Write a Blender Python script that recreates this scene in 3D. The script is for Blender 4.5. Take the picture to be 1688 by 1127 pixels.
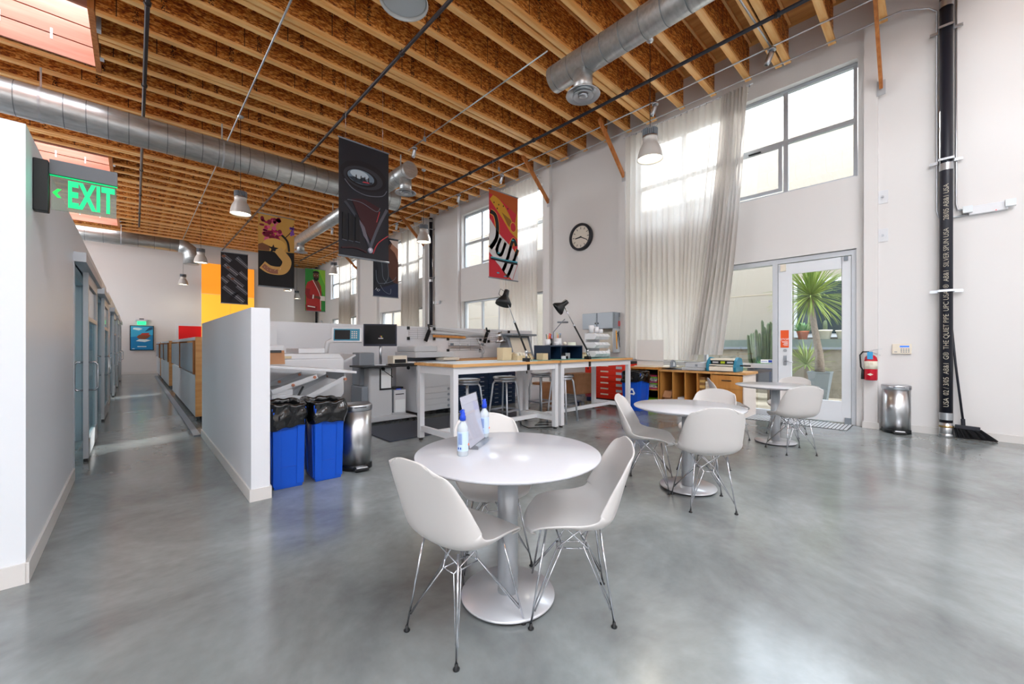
import bpy, bmesh, math, random
from math import sin, cos, pi, atan2, sqrt, radians as rad
from mathutils import Vector, Matrix
random.seed(7)
S = bpy.context.scene
C = S.collection
for o in list(bpy.data.objects):
    bpy.data.objects.remove(o)

# ------------------------------------------------------------------ camera
TH = math.atan2(622, 660)                 # camera looks this far to the right of the building's long axis (+Y)
FX, FY = sin(TH), cos(TH)
cam = bpy.data.cameras.new('camera'); camo = bpy.data.objects.new('camera', cam); C.objects.link(camo)
cam.sensor_width = 36; cam.sensor_fit = 'HORIZONTAL'
cam.lens = 36 * 660 / 1688
cam.shift_y = 6.5 / 1688
cam.clip_start = .05; cam.clip_end = 300
camo.location = (0, 0, 1.27)
camo.rotation_euler = (pi / 2, 0, -TH)
S.camera = camo
# ------------------------------------------------------------------ world, sun, exposure
S.view_settings.view_transform = 'Standard'; S.view_settings.look = 'None'
S.view_settings.gamma = 1; S.view_settings.use_curve_mapping = False
S.view_settings.exposure = 0.28
W = bpy.data.worlds.new('sky'); S.world = W; W.use_nodes = True
wn = W.node_tree.nodes; wl = W.node_tree.links
bg = wn['Background']
wtc = wn.new('ShaderNodeTexCoord'); wsx = wn.new('ShaderNodeSeparateXYZ'); wr = wn.new('ShaderNodeValToRGB')
wl.new(wtc.outputs['Generated'], wsx.inputs[0]); wl.new(wsx.outputs['Z'], wr.inputs[0]); wl.new(wr.outputs[0], bg.inputs[0])
wr.color_ramp.elements[0].position = 0.0; wr.color_ramp.elements[0].color = (.95, .97, 1, 1)
wr.color_ramp.elements[1].position = .7; wr.color_ramp.elements[1].color = (.82, .90, 1, 1)
bg.inputs[1].default_value = 6.5
sun = bpy.data.lights.new('sun', 'SUN'); suno = bpy.data.objects.new('sun', sun); C.objects.link(suno)
sun.energy = 8.0; sun.angle = rad(1.6); sun.color = (1, .96, .9)
SE = rad(27)
sd = Vector((-.922 * cos(SE), -.387 * cos(SE), -sin(SE)))
suno.rotation_euler = sd.to_track_quat('-Z', 'Y').to_euler(); suno.location = (20, 14, 12)

def area(name, loc, rot, sx, sy, e, col=(1, 1, 1)):
    l = bpy.data.lights.new(name, 'AREA'); l.shape = 'RECTANGLE'; l.size = sx; l.size_y = sy; l.energy = e; l.color = col
    o = bpy.data.objects.new(name, l); C.objects.link(o); o.location = loc; o.rotation_euler = rot
    return o
# daylight coming down through the roof skylights over the offices; unseen near roof openings and lamps are added fill
SKY = [(-2.6, -.5, 8.5, 10.2), (-2.6, -.5, 14.9, 16.5), (-2.6, -.5, 21.6, 23.1)]
ROOF_FILL = [(-5.5, -2.5, -4.6, -.6), (-1.5, 1.5, -4.6, -.6), (2.5, 5.5, -4.6, -.6)]
for a in SKY:
    area('skylight_and_fill', ((a[0]+a[1])/2, (a[2]+a[3])/2, 7.64), (0, 0, 0), a[1]-a[0], a[3]-a[2], 70, (.93, .97, 1))
for a in ROOF_FILL:
    area('skylight_and_fill', ((a[0]+a[1])/2, (a[2]+a[3])/2, 7.02), (0, 0, 0), a[1]-a[0], a[3]-a[2], 45 if a[0] < -5 else (95 if a[0] < 0 else 150), (1, .985, .96))
# openings added out of frame so sky light fills in from behind and left
FRONTW = [(2.0, 3.6)]
LEFTW = [(-3.6, .4), (8.5, 24)]
BAYS = [(.85, 4.85), (7.55, 11.47), (13.95, 17.93), (20.5, 24.4)]

# ------------------------------------------------------------------ materials
def hx(h):
    h = h.lstrip('#'); v = [int(h[i:i+2], 16)/255 for i in (0, 2, 4)]
    return tuple(((c/12.92) if c <= .04045 else ((c+.055)/1.055)**2.4) for c in v) + (1,)
_m = {}
def mat(name, col='#ffffff', rough=.5, metal=0, noise=None, bump=0, emit=0, alpha=None, trans=0, ior=1.45, coat=0, stretch=(1, 1, 1), col2=None, spec=None, detail=4, lo=.3, hi=.7):
    if name in _m: return _m[name]
    m = bpy.data.materials.new(name); m.use_nodes = True; n = m.node_tree.nodes; l = m.node_tree.links
    b = n['Principled BSDF']; c = hx(col) if isinstance(col, str) else tuple(col)+(1,)
    b.inputs['Base Color'].default_value = c; b.inputs['Roughness'].default_value = rough; b.inputs['Metallic'].default_value = metal
    b.inputs['IOR'].default_value = ior
    if coat: b.inputs['Coat Weight'].default_value = coat; b.inputs['Coat Roughness'].default_value = .08
    if trans: b.inputs['Transmission Weight'].default_value = trans
    if spec is not None: b.inputs['Specular IOR Level'].default_value = spec
    if emit: b.inputs['Emission Color'].default_value = c; b.inputs['Emission Strength'].default_value = emit
    if noise:
        tc = n.new('ShaderNodeTexCoord'); mp = n.new('ShaderNodeMapping'); mp.inputs['Scale'].default_value = stretch
        nz = n.new('ShaderNodeTexNoise'); nz.inputs['Scale'].default_value = noise; nz.inputs['Detail'].default_value = detail
        l.new(tc.outputs['Object'], mp.inputs[0]); l.new(mp.outputs[0], nz.inputs[0])
        if col2:
            r = n.new('ShaderNodeValToRGB'); r.color_ramp.elements[0].color = c; r.color_ramp.elements[1].color = hx(col2)
            r.color_ramp.elements[0].position = lo; r.color_ramp.elements[1].position = hi
            l.new(nz.outputs[0], r.inputs[0]); l.new(r.outputs[0], b.inputs['Base Color'])
        if bump:
            bp = n.new('ShaderNodeBump'); bp.inputs['Strength'].default_value = bump; bp.inputs['Distance'].default_value = .01
            l.new(nz.outputs[0], bp.inputs['Height']); l.new(bp.outputs[0], b.inputs['Normal'])
    _m[name] = m; return m

def osb_mat():
    m = bpy.data.materials.new('osb_web'); m.use_nodes = True; n = m.node_tree.nodes; l = m.node_tree.links; b = n['Principled BSDF']
    tc = n.new('ShaderNodeTexCoord'); out = []
    for sc, ang in ((22, .5), (34, -.7), (15, 1.4)):
        mp = n.new('ShaderNodeMapping'); mp.inputs['Rotation'].default_value = (0, ang, 0); mp.inputs['Scale'].default_value = (1, 1, 3.2)
        v = n.new('ShaderNodeTexVoronoi'); v.inputs['Scale'].default_value = sc
        l.new(tc.outputs['Object'], mp.inputs[0]); l.new(mp.outputs[0], v.inputs['Vector']); out.append(v)
    mx = n.new('ShaderNodeMix'); mx.data_type = 'RGBA'; mx.inputs['Factor'].default_value = .5
    l.new(out[0].outputs['Color'], mx.inputs['A']); l.new(out[1].outputs['Color'], mx.inputs['B'])
    mx2 = n.new('ShaderNodeMix'); mx2.data_type = 'RGBA'; mx2.inputs['Factor'].default_value = .4
    l.new(mx.outputs['Result'], mx2.inputs['A']); l.new(out[2].outputs['Color'], mx2.inputs['B'])
    r = n.new('ShaderNodeValToRGB'); e = r.color_ramp.elements
    e[0].position = .25; e[0].color = hx('#7d3a0c'); e[1].position = .74; e[1].color = hx('#f6b866')
    k = e.new(.45); k.color = hx('#c26c22'); k = e.new(.6); k.color = hx('#dd8a34')
    sp = n.new('ShaderNodeSeparateColor'); l.new(mx2.outputs['Result'], sp.inputs[0])
    l.new(sp.outputs[0], r.inputs[0])
    sx = n.new('ShaderNodeSeparateXYZ'); l.new(tc.outputs['Object'], sx.inputs[0])
    oi = n.new('ShaderNodeObjectInfo'); ms = n.new('ShaderNodeMath'); ms.operation = 'MULTIPLY'; ms.inputs[1].default_value = 1.22; l.new(oi.outputs['Random'], ms.inputs[0])
    ad = n.new('ShaderNodeMath'); ad.operation = 'ADD'; l.new(sx.outputs['X'], ad.inputs[0]); l.new(ms.outputs[0], ad.inputs[1])
    ad2 = n.new('ShaderNodeMath'); ad2.operation = 'ADD'; l.new(ad.outputs[0], ad2.inputs[0]); ad2.inputs[1].default_value = 12.2
    fr = n.new('ShaderNodeMath'); fr.operation = 'MODULO'; fr.inputs[1].default_value = 1.22; l.new(ad2.outputs[0], fr.inputs[0])
    lt = n.new('ShaderNodeMath'); lt.operation = 'LESS_THAN'; lt.inputs[1].default_value = .012; l.new(fr.outputs[0], lt.inputs[0])
    cp = n.new('ShaderNodeMath'); cp.operation = 'COMPARE'; cp.inputs[1].default_value = .22; cp.inputs[2].default_value = .035; l.new(fr.outputs[0], cp.inputs[0])
    nz = n.new('ShaderNodeTexNoise'); nz.inputs['Scale'].default_value = 60; l.new(tc.outputs['Object'], nz.inputs[0])
    gt = n.new('ShaderNodeMath'); gt.operation = 'GREATER_THAN'; gt.inputs[1].default_value = .53; l.new(nz.outputs[0], gt.inputs[0])
    mu = n.new('ShaderNodeMath'); mu.operation = 'MULTIPLY'; l.new(cp.outputs[0], mu.inputs[0]); l.new(gt.outputs[0], mu.inputs[1])
    mxx = n.new('ShaderNodeMath'); mxx.operation = 'MAXIMUM'; l.new(mu.outputs[0], mxx.inputs[0]); l.new(lt.outputs[0], mxx.inputs[1])
    mc = n.new('ShaderNodeMix'); mc.data_type = 'RGBA'; l.new(mxx.outputs[0], mc.inputs['Factor']); l.new(r.outputs[0], mc.inputs['A']); mc.inputs['B'].default_value = hx('#2c1606')
    l.new(mc.outputs['Result'], b.inputs['Base Color'])
    b.inputs['Roughness'].default_value = .62; return m

def floor_mat():
    m = bpy.data.materials.new('polished_concrete'); m.use_nodes = True; n = m.node_tree.nodes; l = m.node_tree.links; b = n['Principled BSDF']
    tc = n.new('ShaderNodeTexCoord')
    n1 = n.new('ShaderNodeTexNoise'); n1.inputs['Scale'].default_value = .9; n1.inputs['Detail'].default_value = 7; n1.inputs['Roughness'].default_value = .62; n1.inputs['Distortion'].default_value = .5
    n2 = n.new('ShaderNodeTexNoise'); n2.inputs['Scale'].default_value = 14; n2.inputs['Detail'].default_value = 6
    l.new(tc.outputs['Object'], n1.inputs[0]); l.new(tc.outputs['Object'], n2.inputs[0])
    r = n.new('ShaderNodeValToRGB'); e = r.color_ramp.elements
    e[0].position = .3; e[0].color = hx('#676a6a'); e[1].position = .72; e[1].color = hx('#9ca3a4')
    k = e.new(.5); k.color = hx('#828888')
    r2 = n.new('ShaderNodeValToRGB'); r2.color_ramp.elements[0].color = (.82, .82, .82, 1); r2.color_ramp.elements[1].color = (1.1, 1.1, 1.1, 1)
    mx = n.new('ShaderNodeMix'); mx.data_type = 'RGBA'; mx.blend_type = 'MULTIPLY'; mx.inputs['Factor'].default_value = 1
    l.new(n1.outputs[0], r.inputs[0]); l.new(n2.outputs[0], r2.inputs[0]); l.new(r.outputs[0], mx.inputs['A']); l.new(r2.outputs[0], mx.inputs['B'])
    l.new(mx.outputs['Result'], b.inputs['Base Color'])
    mr = n.new('ShaderNodeMapRange'); mr.inputs['To Min'].default_value = .13; mr.inputs['To Max'].default_value = .24
    l.new(n1.outputs[0], mr.inputs[0]); l.new(mr.outputs[0], b.inputs['Roughness'])
    b.inputs['Specular IOR Level'].default_value = 1.0
    bp = n.new('ShaderNodeBump'); bp.inputs['Strength'].default_value = .03; bp.inputs['Distance'].default_value = .01
    n3 = n.new('ShaderNodeTexNoise'); n3.inputs['Scale'].default_value = 5; l.new(tc.outputs['Object'], n3.inputs[0])
    l.new(n3.outputs[0], bp.inputs['Height']); l.new(bp.outputs[0], b.inputs['Normal'])
    return m

def wood_mat(name, c1, c2, rough=.5, axis=0, scale=6):
    st = [9, 9, 9]; st[axis] = .7
    return mat(name, c1, rough, noise=scale, stretch=tuple(s/3 for s in st), col2=c2, detail=6, lo=.35, hi=.68)

def curtain_mat(name, col, tr):
    m = bpy.data.materials.new(name); m.use_nodes = True; n = m.node_tree.nodes; l = m.node_tree.links
    out = n['Material Output']; n.remove(n['Principled BSDF'])
    d = n.new('ShaderNodeBsdfDiffuse'); t = n.new('ShaderNodeBsdfTranslucent'); mx = n.new('ShaderNodeMixShader')
    d.inputs[0].default_value = hx(col); t.inputs[0].default_value = hx('#fbf8f4'); mx.inputs[0].default_value = tr
    l.new(d.outputs[0], mx.inputs[1]); l.new(t.outputs[0], mx.inputs[2]); l.new(mx.outputs[0], out.inputs[0]); return m

def pane_mat(name, tint=(1, 1, 1), gl=.08, rough=0.0):
    m = bpy.data.materials.new(name); m.use_nodes = True; n = m.node_tree.nodes; l = m.node_tree.links
    out = n['Material Output']; n.remove(n['Principled BSDF'])
    d = n.new('ShaderNodeBsdfTransparent'); g = n.new('ShaderNodeBsdfGlossy'); g.inputs['Roughness'].default_value = rough; mx = n.new('ShaderNodeMixShader')
    d.inputs[0].default_value = tint+(1,); mx.inputs[0].default_value = gl
    l.new(d.outputs[0], mx.inputs[1]); l.new(g.outputs[0], mx.inputs[2]); l.new(mx.outputs[0], out.inputs[0]); return m

M_wall = mat('wall_paint', '#dddbda', .55, noise=60, bump=.03)
M_wallL = mat('office_wall_paint', '#dfe3e8', .38, noise=50, bump=.03)
M_part = mat('partition_paint', '#dfe1e6', .45, noise=50, bump=.02)
M_base = mat('baseboard_vinyl', '#d6d3d0', .4)
M_osb = osb_mat()
M_flange = wood_mat('flange_timber', '#e8a257', '#f8cb8a', .5, 0, 5)
M_ply = wood_mat('plywood_deck', '#c08040', '#dea25e', .6, 1, 3)
M_pink = wood_mat('skylight_timber', '#9f6a58', '#b88370', .6, 0, 3)
M_brace = wood_mat('brace_timber', '#a5602c', '#c98347', .6, 2, 5)
M_floor = floor_mat()
M_white = mat('white_plastic', '#d9dbdf', .32)
M_chair = mat('chair_shell_plastic', '#cfccca', .36)
M_table = mat('table_top_laminate', '#c9cad0', .16, spec=.6)
M_chrome = mat('chrome', '#c9ccd2', .12, 1)
M_alu = mat('brushed_aluminium', '#c3c8cf', .3, 1, noise=90, bump=.02)
M_frame = mat('window_frame_aluminium', '#b9bfc6', .4, .6)
M_silver = mat('silver_paint', '#bcc0c5', .35, .25)
M_galv = mat('galvanised_duct', '#b3b7b8', .38, .75, noise=5, col2='#cdd0d1', stretch=(1, 4, 4))
M_seam = mat('duct_seam', '#7d8386', .5, .5)
M_steel = mat('stainless_steel', '#cfd1d4', .3, 1)
M_black = mat('black_plastic', '#16181b', .4)
M_blackp = mat('black_cast_iron', '#1c1f2a', .45)
M_pipe = mat('dark_steel_pipe', '#4a4547', .4, .6)
M_cond = mat('steel_conduit', '#b9bdc2', .3, .8)
M_bag = mat('black_bag_plastic', '#0c0d10', .16, noise=7, bump=1.0, spec=.7, stretch=(2.2, 2.2, .9), detail=2)
M_blue = mat('blue_bin_plastic', '#0a50c2', .35)
M_grey = mat('grey_machine', '#838b94', .45)
M_lgrey = mat('light_grey_machine', '#c3c6ca', .45)
M_navy = mat('navy_enamel', '#12263f', .35)
M_red = mat('red_enamel', '#e8331d', .35)
M_orange = mat('orange_print', '#ea5a22', .5)
M_teal = mat('teal_plastic', '#2b7f9c', .4)
M_screen = mat('dark_screen', '#101115', .35, spec=.2)
M_maple = wood_mat('maple_edge', '#c58d4f', '#dbaa6e', .45, 0, 4)
M_cabw = wood_mat('cabinet_veneer', '#b97a35', '#d09550', .45, 2, 3)
M_cabd = wood_mat('cabinet_dark_veneer', '#8a5423', '#a4692f', .5, 2, 3)
M_paper = mat('paper', '#eef2f4', .6)
M_card = mat('cardboard', '#a57551', .7, noise=8, col2='#b58560')
M_tan = mat('tan_plastic', '#cdbb98', .5)
M_cream = mat('cream_plastic', '#e5dccb', .45)
M_mat = mat('rubber_mat', '#3c4250', .5, noise=120, bump=.2)
M_curt = curtain_mat('white_curtain', '#e6e3de', .5)
M_curt2 = curtain_mat('grey_curtain', '#a89f95', .3)
M_glass = pane_mat('window_glass', (.97, .99, 1), .07)
M_frost = pane_mat('office_glass', (.80, .92, .95), .16, .05)
M_clear = pane_mat('clear_acrylic', (.93, .95, .97), .12)
M_glow = mat('lamp_glow', '#fff1d6', .5, emit=7)
M_exitg = mat('exit_green', '#00c070', .5, emit=1.1)
M_shade = mat('lamp_shade_aluminium', '#c5c3c0', .4, .2)
M_stucco = mat('stucco', '#968e82', .8, noise=40, bump=.2)
M_block = mat('concrete_block', '#8f897b', .8, noise=7, col2='#7c7669')
M_leafd = mat('cactus_green', '#3f5038', .6, noise=8, col2='#5f6d4a')
M_leaf = mat('leaf_green', '#5f7f2c', .5, noise=3, col2='#98a84c')
M_leafb = mat('bush_green', '#3f6f3c', .5, noise=6, col2='#5f8f50')
M_trunk = mat('trunk_bark', '#8f8274', .8, noise=30, bump=.6, col2='#6f6253')
M_terra = mat('terracotta', '#c0643c', .7)
M_fab = mat('grey_fabric', '#8b959d', .8, noise=300, bump=.1)
M_dglass = mat('dark_window_glass', '#22343a', .1)
M_yel = mat('yellow_panel', '#ffb52e', .5)

# ------------------------------------------------------------------ mesh builder
class MB:
    def __init__(s): s.v = []; s.f = []; s.mi = []; s.sm = []; s.mats = []; s.cur = 0
    def use(s, m):
        if m not in s.mats: s.mats.append(m)
        s.cur = s.mats.index(m); return s
    def _add(s, vs, fs, M=None, smooth=False):
        b = len(s.v)
        if M is not None: vs = [M @ Vector(p) for p in vs]
        s.v += [tuple(p) for p in vs]
        for f in fs: s.f.append(tuple(i+b for i in f)); s.mi.append(s.cur); s.sm.append(smooth)
        return s
    def box(s, x0, x1, y0, y1, z0, z1, M=None):
        if x0 > x1: x0, x1 = x1, x0
        if y0 > y1: y0, y1 = y1, y0
        if z0 > z1: z0, z1 = z1, z0
        v = [(x0,y0,z0),(x1,y0,z0),(x1,y1,z0),(x0,y1,z0),(x0,y0,z1),(x1,y0,z1),(x1,y1,z1),(x0,y1,z1)]
        return s._add(v, [(0,3,2,1),(4,5,6,7),(0,1,5,4),(1,2,6,5),(2,3,7,6),(3,0,4,7)], M)
    def cbox(s, c, d, M=None):
        return s.box(c[0]-d[0]/2, c[0]+d[0]/2, c[1]-d[1]/2, c[1]+d[1]/2, c[2]-d[2]/2, c[2]+d[2]/2, M)
    def bar(s, a, b, w, h, up=(0, 0, 1)):
        a = Vector(a); b = Vector(b); d = (b-a); L = d.length; d.normalize(); u = Vector(up)
        r = d.cross(u)
        if r.length < 1e-4: r = d.cross(Vector((1, 0, 0)))
        r.normalize(); u = r.cross(d)
        M = Matrix.Translation(a) @ Matrix((d, r, u)).transposed().to_4x4()
        return s.box(0, L, -w/2, w/2, -h/2, h/2, M)
    def tube(s, pts, r, n=8, smooth=True, cap=True, closed=False):
        pts = [Vector(p) for p in pts]; N = len(pts); rr = r if isinstance(r, (list, tuple)) else [r]*N
        vs = []; prev = None
        for i, p in enumerate(pts):
            a = pts[i-1] if (i > 0 or closed) else p; b = pts[(i+1) % N] if (i < N-1 or closed) else p
            t = (b-a).normalized()
            if prev is None:
                u = t.orthogonal().normalized()
            else:
                u = prev - t*prev.dot(t)
                u = u.normalized() if u.length > 1e-5 else t.orthogonal().normalized()
            prev = u; w = t.cross(u)
            for k in range(n):
                g = 2*pi*k/n; vs.append(p+(u*cos(g)+w*sin(g))*rr[i])
        fs = []
        for i in range(N-1 if not closed else N):
            j = (i+1) % N
            for k in range(n): fs.append((i*n+k, i*n+(k+1) % n, j*n+(k+1) % n, j*n+k))
        s._add(vs, fs, None, smooth)
        if cap and not closed:
            b = len(s.v)-len(vs)
            s.f.append(tuple(b+k for k in reversed(range(n)))); s.mi.append(s.cur); s.sm.append(False)
            s.f.append(tuple(b+(N-1)*n+k for k in range(n))); s.mi.append(s.cur); s.sm.append(False)
        return s
    def cyl(s, a, b, r, n=20, r2=None, smooth=True, cap=True):
        return s.tube([a, b], [r, r if r2 is None else r2], n, smooth, cap)
    def lathe(s, prof, n=32, M=None, smooth=True, sx=1, sy=1):
        vs = []; fs = []; m = len(prof)
        for k in range(n):
            g = 2*pi*k/n
            for r, z in prof: vs.append((r*cos(g)*sx, r*sin(g)*sy, z))
        for k in range(n):
            k2 = (k+1) % n
            for i in range(m-1): fs.append((k*m+i, k2*m+i, k2*m+i+1, k*m+i+1))
        s._add(vs, fs, M, smooth)
        return s
    def prism(s, poly, h0, h1, M=None):       # polygon in XY, extruded along Z
        n = len(poly); vs = [(p[0], p[1], h0) for p in poly]+[(p[0], p[1], h1) for p in poly]
        fs = [tuple(reversed(range(n))), tuple(range(n, 2*n))]+[(i, (i+1) % n, n+(i+1) % n, n+i) for i in range(n)]
        return s._add(vs, fs, M)
    def sphere(s, c, r, n=14, sz=1):
        prof = [(max(r*sin(pi*i/8), 0 if i in (0, 8) else 0), -r*cos(pi*i/8)*sz) for i in range(9)]
        prof[0] = (0, -r*sz); prof[-1] = (0, r*sz)
        return s.lathe(prof, n, Matrix.Translation(c))
    def grid(s, fn, nu, nv, smooth=True):
        vs = [fn(i/nu, j/nv) for i in range(nu+1) for j in range(nv+1)]
        fs = [(i*(nv+1)+j, (i+1)*(nv+1)+j, (i+1)*(nv+1)+j+1, i*(nv+1)+j+1) for i in range(nu) for j in range(nv)]
        return s._add(vs, fs, None, smooth)
    def mesh(s, name):
        me = bpy.data.meshes.new(name); me.from_pydata(s.v, [], s.f)
        for m in s.mats: me.materials.append(m)
        me.polygons.foreach_set('material_index', s.mi); me.polygons.foreach_set('use_smooth', s.sm)
        bm = bmesh.new(); bm.from_mesh(me); bmesh.ops.remove_doubles(bm, verts=bm.verts, dist=1e-6); bmesh.ops.recalc_face_normals(bm, faces=bm.faces); bm.to_mesh(me); bm.free()
        me.update(); return me
    def build(s, name, m=None, parent=None, bevel=0, solid=0, sub=0, loc=None, rot=None):
        if m is not None and not s.mats: s.mats = [m]
        o = bpy.data.objects.new(name, s.mesh(name)); C.objects.link(o)
        if parent is not None: o.parent = parent
        if loc: o.location = loc
        if rot: o.rotation_euler = rot
        if solid: md = o.modifiers.new('solid', 'SOLIDIFY'); md.thickness = solid; md.offset = 0
        if bevel: md = o.modifiers.new('bevel', 'BEVEL'); md.width = bevel; md.segments = 2; md.limit_method = 'ANGLE'
        if sub: md = o.modifiers.new('sub', 'SUBSURF'); md.levels = sub; md.render_levels = sub
        return o
def B(*a): return MB().box(*a)
def tag(o, label=None, cat=None, group=None, kind=None):
    if label: o['label'] = label
    if cat: o['category'] = cat
    if group: o['group'] = group
    if kind: o['kind'] = kind
    return o
def thing(name, label, cat, loc=(0, 0, 0), rz=0, group=None):
    o = bpy.data.objects.new(name, None); C.objects.link(o); o.empty_display_size = .1
    o.location = loc; o.rotation_euler = (0, 0, rz); return tag(o, label, cat, group)
KIDS = {}
def kids(o): return [c for c in bpy.data.objects if c.parent == o]
def dup(root, loc, rz=None, label=None, group=None):
    r = root.copy(); C.objects.link(r); r.location = loc
    if rz is not None: r.rotation_euler = (0, 0, rz)
    if label: r['label'] = label
    if group: r['group'] = group
    for ch in kids(root):
        c = ch.copy(); C.objects.link(c); c.parent = r
        for g in kids(ch):
            d = g.copy(); C.objects.link(d); d.parent = c
    return r
def text(mb, s, size, M, ext=.001, align='CENTER', sx=1.0, sp=1.0, off=0):
    cu = bpy.data.curves.new('t', 'FONT'); cu.body = s; cu.size = size; cu.extrude = ext; cu.align_x = align; cu.align_y = 'CENTER'; cu.space_character = sp
    cu.resolution_u = 3; cu.offset = off
    o = bpy.data.objects.new('t', cu); C.objects.link(o)
    dg = bpy.context.evaluated_depsgraph_get(); me = bpy.data.meshes.new_from_object(o.evaluated_get(dg))
    vs = [(v.co.x*sx, v.co.y, v.co.z) for v in me.vertices]; fs = [tuple(p.vertices) for p in me.polygons]
    mb._add(vs, fs, M)
    bpy.data.objects.remove(o); bpy.data.curves.remove(cu); bpy.data.meshes.remove(me)
    return mb
# orientation helpers for flat artwork: local x = right, local y = up, local z = towards the viewer
def face_mY(x, y, z): return Matrix.Translation((x, y, z)) @ Matrix.Rotation(pi/2, 4, 'X')                       # faces -Y
def face_mX(x, y, z): return Matrix.Translation((x, y, z)) @ Matrix.Rotation(-pi/2, 4, 'Z') @ Matrix.Rotation(pi/2, 4, 'X')   # faces -X

# ================================================================== THE ROOM
XW = 8.38; ZB = 6.16; ZD = 6.86
def struct(name, mb, m=None, parent=None, **k):
    o = mb.build(name, m, parent, **k)
    if parent is None: o['kind'] = 'structure'
    return o
struct('floor', B(-7.2, 8.7, -6.2, 27.8, -.2, 0), M_floor)
# wall with openings, built from boxes: y0,y1 extent; ops = (ya, yb, za, zb)
def wall_x(x0, x1, y0, y1, z0, z1, ops, M=None):
    mb = MB(); ys = sorted({y0, y1}|{o[0] for o in ops}|{o[1] for o in ops})
    for a, b in zip(ys[:-1], ys[1:]):
        here = sorted([(o[2], o[3]) for o in ops if o[0] <= a+1e-6 and o[1] >= b-1e-6]); z = z0
        for p, q in here:
            if p > z+1e-6: mb.box(x0, x1, a, b, z, p)
            z = q
        if z < z1-1e-6: mb.box(x0, x1, a, b, z, z1)
    return mb
ops = [(.86, 4.7, 3.98, 5.86), (.88, 4.7, 0, 2.83)]
for b in BAYS[1:]: ops += [(b[0]+.02, b[1], 3.98, 5.86), (b[0]+.02, b[1], .9, 2.83)]
struct('wall_right', wall_x(XW, 8.68, -6.2, 27.8, 0, 6.95, ops), M_wall)
struct('wall_back', B(-7.2, 6.53, 24.8, 25.0, 0, 6.95), M_wall)
struct('wall_recess', B(6.4, XW, 27.5, 27.7, 0, 6.95).box(6.4, 6.53, 25.0, 27.5, 0, 6.95), M_wall)
struct('wall_left', wall_x(-7.2, -7.0, -6.2, 25, 0, 6.95, [(a[0], a[1], 2.8, 5.6) for a in LEFTW]), M_wall)
wf = MB(); xx = -7.0
for a in FRONTW: wf.box(xx, a[0], -6.2, -6.0, 0, 6.95).box(a[0], a[1], -6.2, -6.0, 0, 2.4).box(a[0], a[1], -6.2, -6.0, 3.1, 6.95); xx = a[1]
struct('wall_front', wf.box(xx, 8.38, -6.2, -6.0, 0, 6.95), M_wall)
# roof deck with openings for the skylights and the added overhead fill
ops2 = [(a[0], a[1], a[2], a[3]) for a in SKY+ROOF_FILL]
dk = MB(); xs = sorted({-7.2, 8.7}|{o[0] for o in ops2}|{o[1] for o in ops2}); ys = sorted({-6.2, 27.8}|{o[2] for o in ops2}|{o[3] for o in ops2})
for xa, xb in zip(xs[:-1], xs[1:]):
    run = None
    for ya, yb in zip(ys[:-1], ys[1:]):
        hole = any(o[0] <= xa+1e-6 and o[1] >= xb-1e-6 and o[2] <= ya+1e-6 and o[3] >= yb-1e-6 for o in ops2)
        if hole:
            if run is not None: dk.box(xa, xb, run, ya, ZD, ZD+.09); run = None
        elif run is None: run = ya
    if run is not None: dk.box(xa, xb, run, 27.8, ZD, ZD+.09)
struct('ceiling', dk, M_ply)
# pilaster strips beside each window bay
n = 1
for y0, y1 in ((.62, .78), (4.95, 5.12), (7.28, 7.52), (11.55, 11.72), (13.72, 13.92), (18.0, 18.2), (20.2, 20.4)):
    struct('trim_%d' % n, B(8.26, XW, y0, y1, 0, 6.86), M_wall); n += 1
# baseboards
struct('baseboard_right', B(8.355, XW, -6, .62, 0, .1).box(8.24, 8.26, .6, .8, 0, .1).box(8.355, XW, 5.12, 7.28, 0, .1), M_base)
struct('baseboard_back', B(-.4, 6.5, 24.78, 24.8, 0, .1), M_base)

# ---- ceiling joists
jprofY = [(-.02, .02), (-.045, .045)]
def make_joist(name, label, x0, x1, group):
    t = thing(name, label, 'ceiling joist', (0, 0, 0), 0, group)
    B(x0, x1, -.012, .012, ZB+.045, ZD-.045).build('web', M_osb, t)
    B(x0, x1, -.05, .05, ZB, ZB+.045).build('bottom_flange', M_flange, t)
    B(x0, x1, -.05, .05, ZD-.045, ZD).build('top_flange', M_flange, t)
    return t
JX1 = 8.25
first = make_joist('ceiling_joist', 'full length timber joist with oriented strand web under the roof deck', -7, JX1, 'single ceiling joists')
firstR = None; firstL = None; used = False
Y = 6.045-.61*20; k = 0
while Y < 27.4:
    dbl = (k % 4 == 1)
    for dy in ((0, .13) if dbl else (0,)):
        y = Y+dy
        sk = [a for a in SKY+ROOF_FILL if a[2]-.06 < y < a[3]+.06]
        if y > 24.75 and not dbl and not sk: pass
        if not sk:
            if not used: first.location = (0, y, 0); used = True
            else: dup(first, (0, y, 0))
        elif sk[0] in ROOF_FILL:
            pass                                        # joists left out under the added fill openings, out of frame
        else:
            if firstR is None:
                firstR = make_joist('ceiling_joist', 'shorter timber joist hung from a skylight header', -.42, JX1, 'joists trimmed at a skylight')
                firstR.location = (0, y, 0)
                firstL = make_joist('ceiling_joist', 'stub timber joist on the office side of a skylight', -7, -2.7, 'joist stubs left of the skylights'); firstL.location = (0, y, 0)
            else: dup(firstR, (0, y, 0)); dup(firstL, (0, y, 0))
    Y += .61; k += 1
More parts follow.
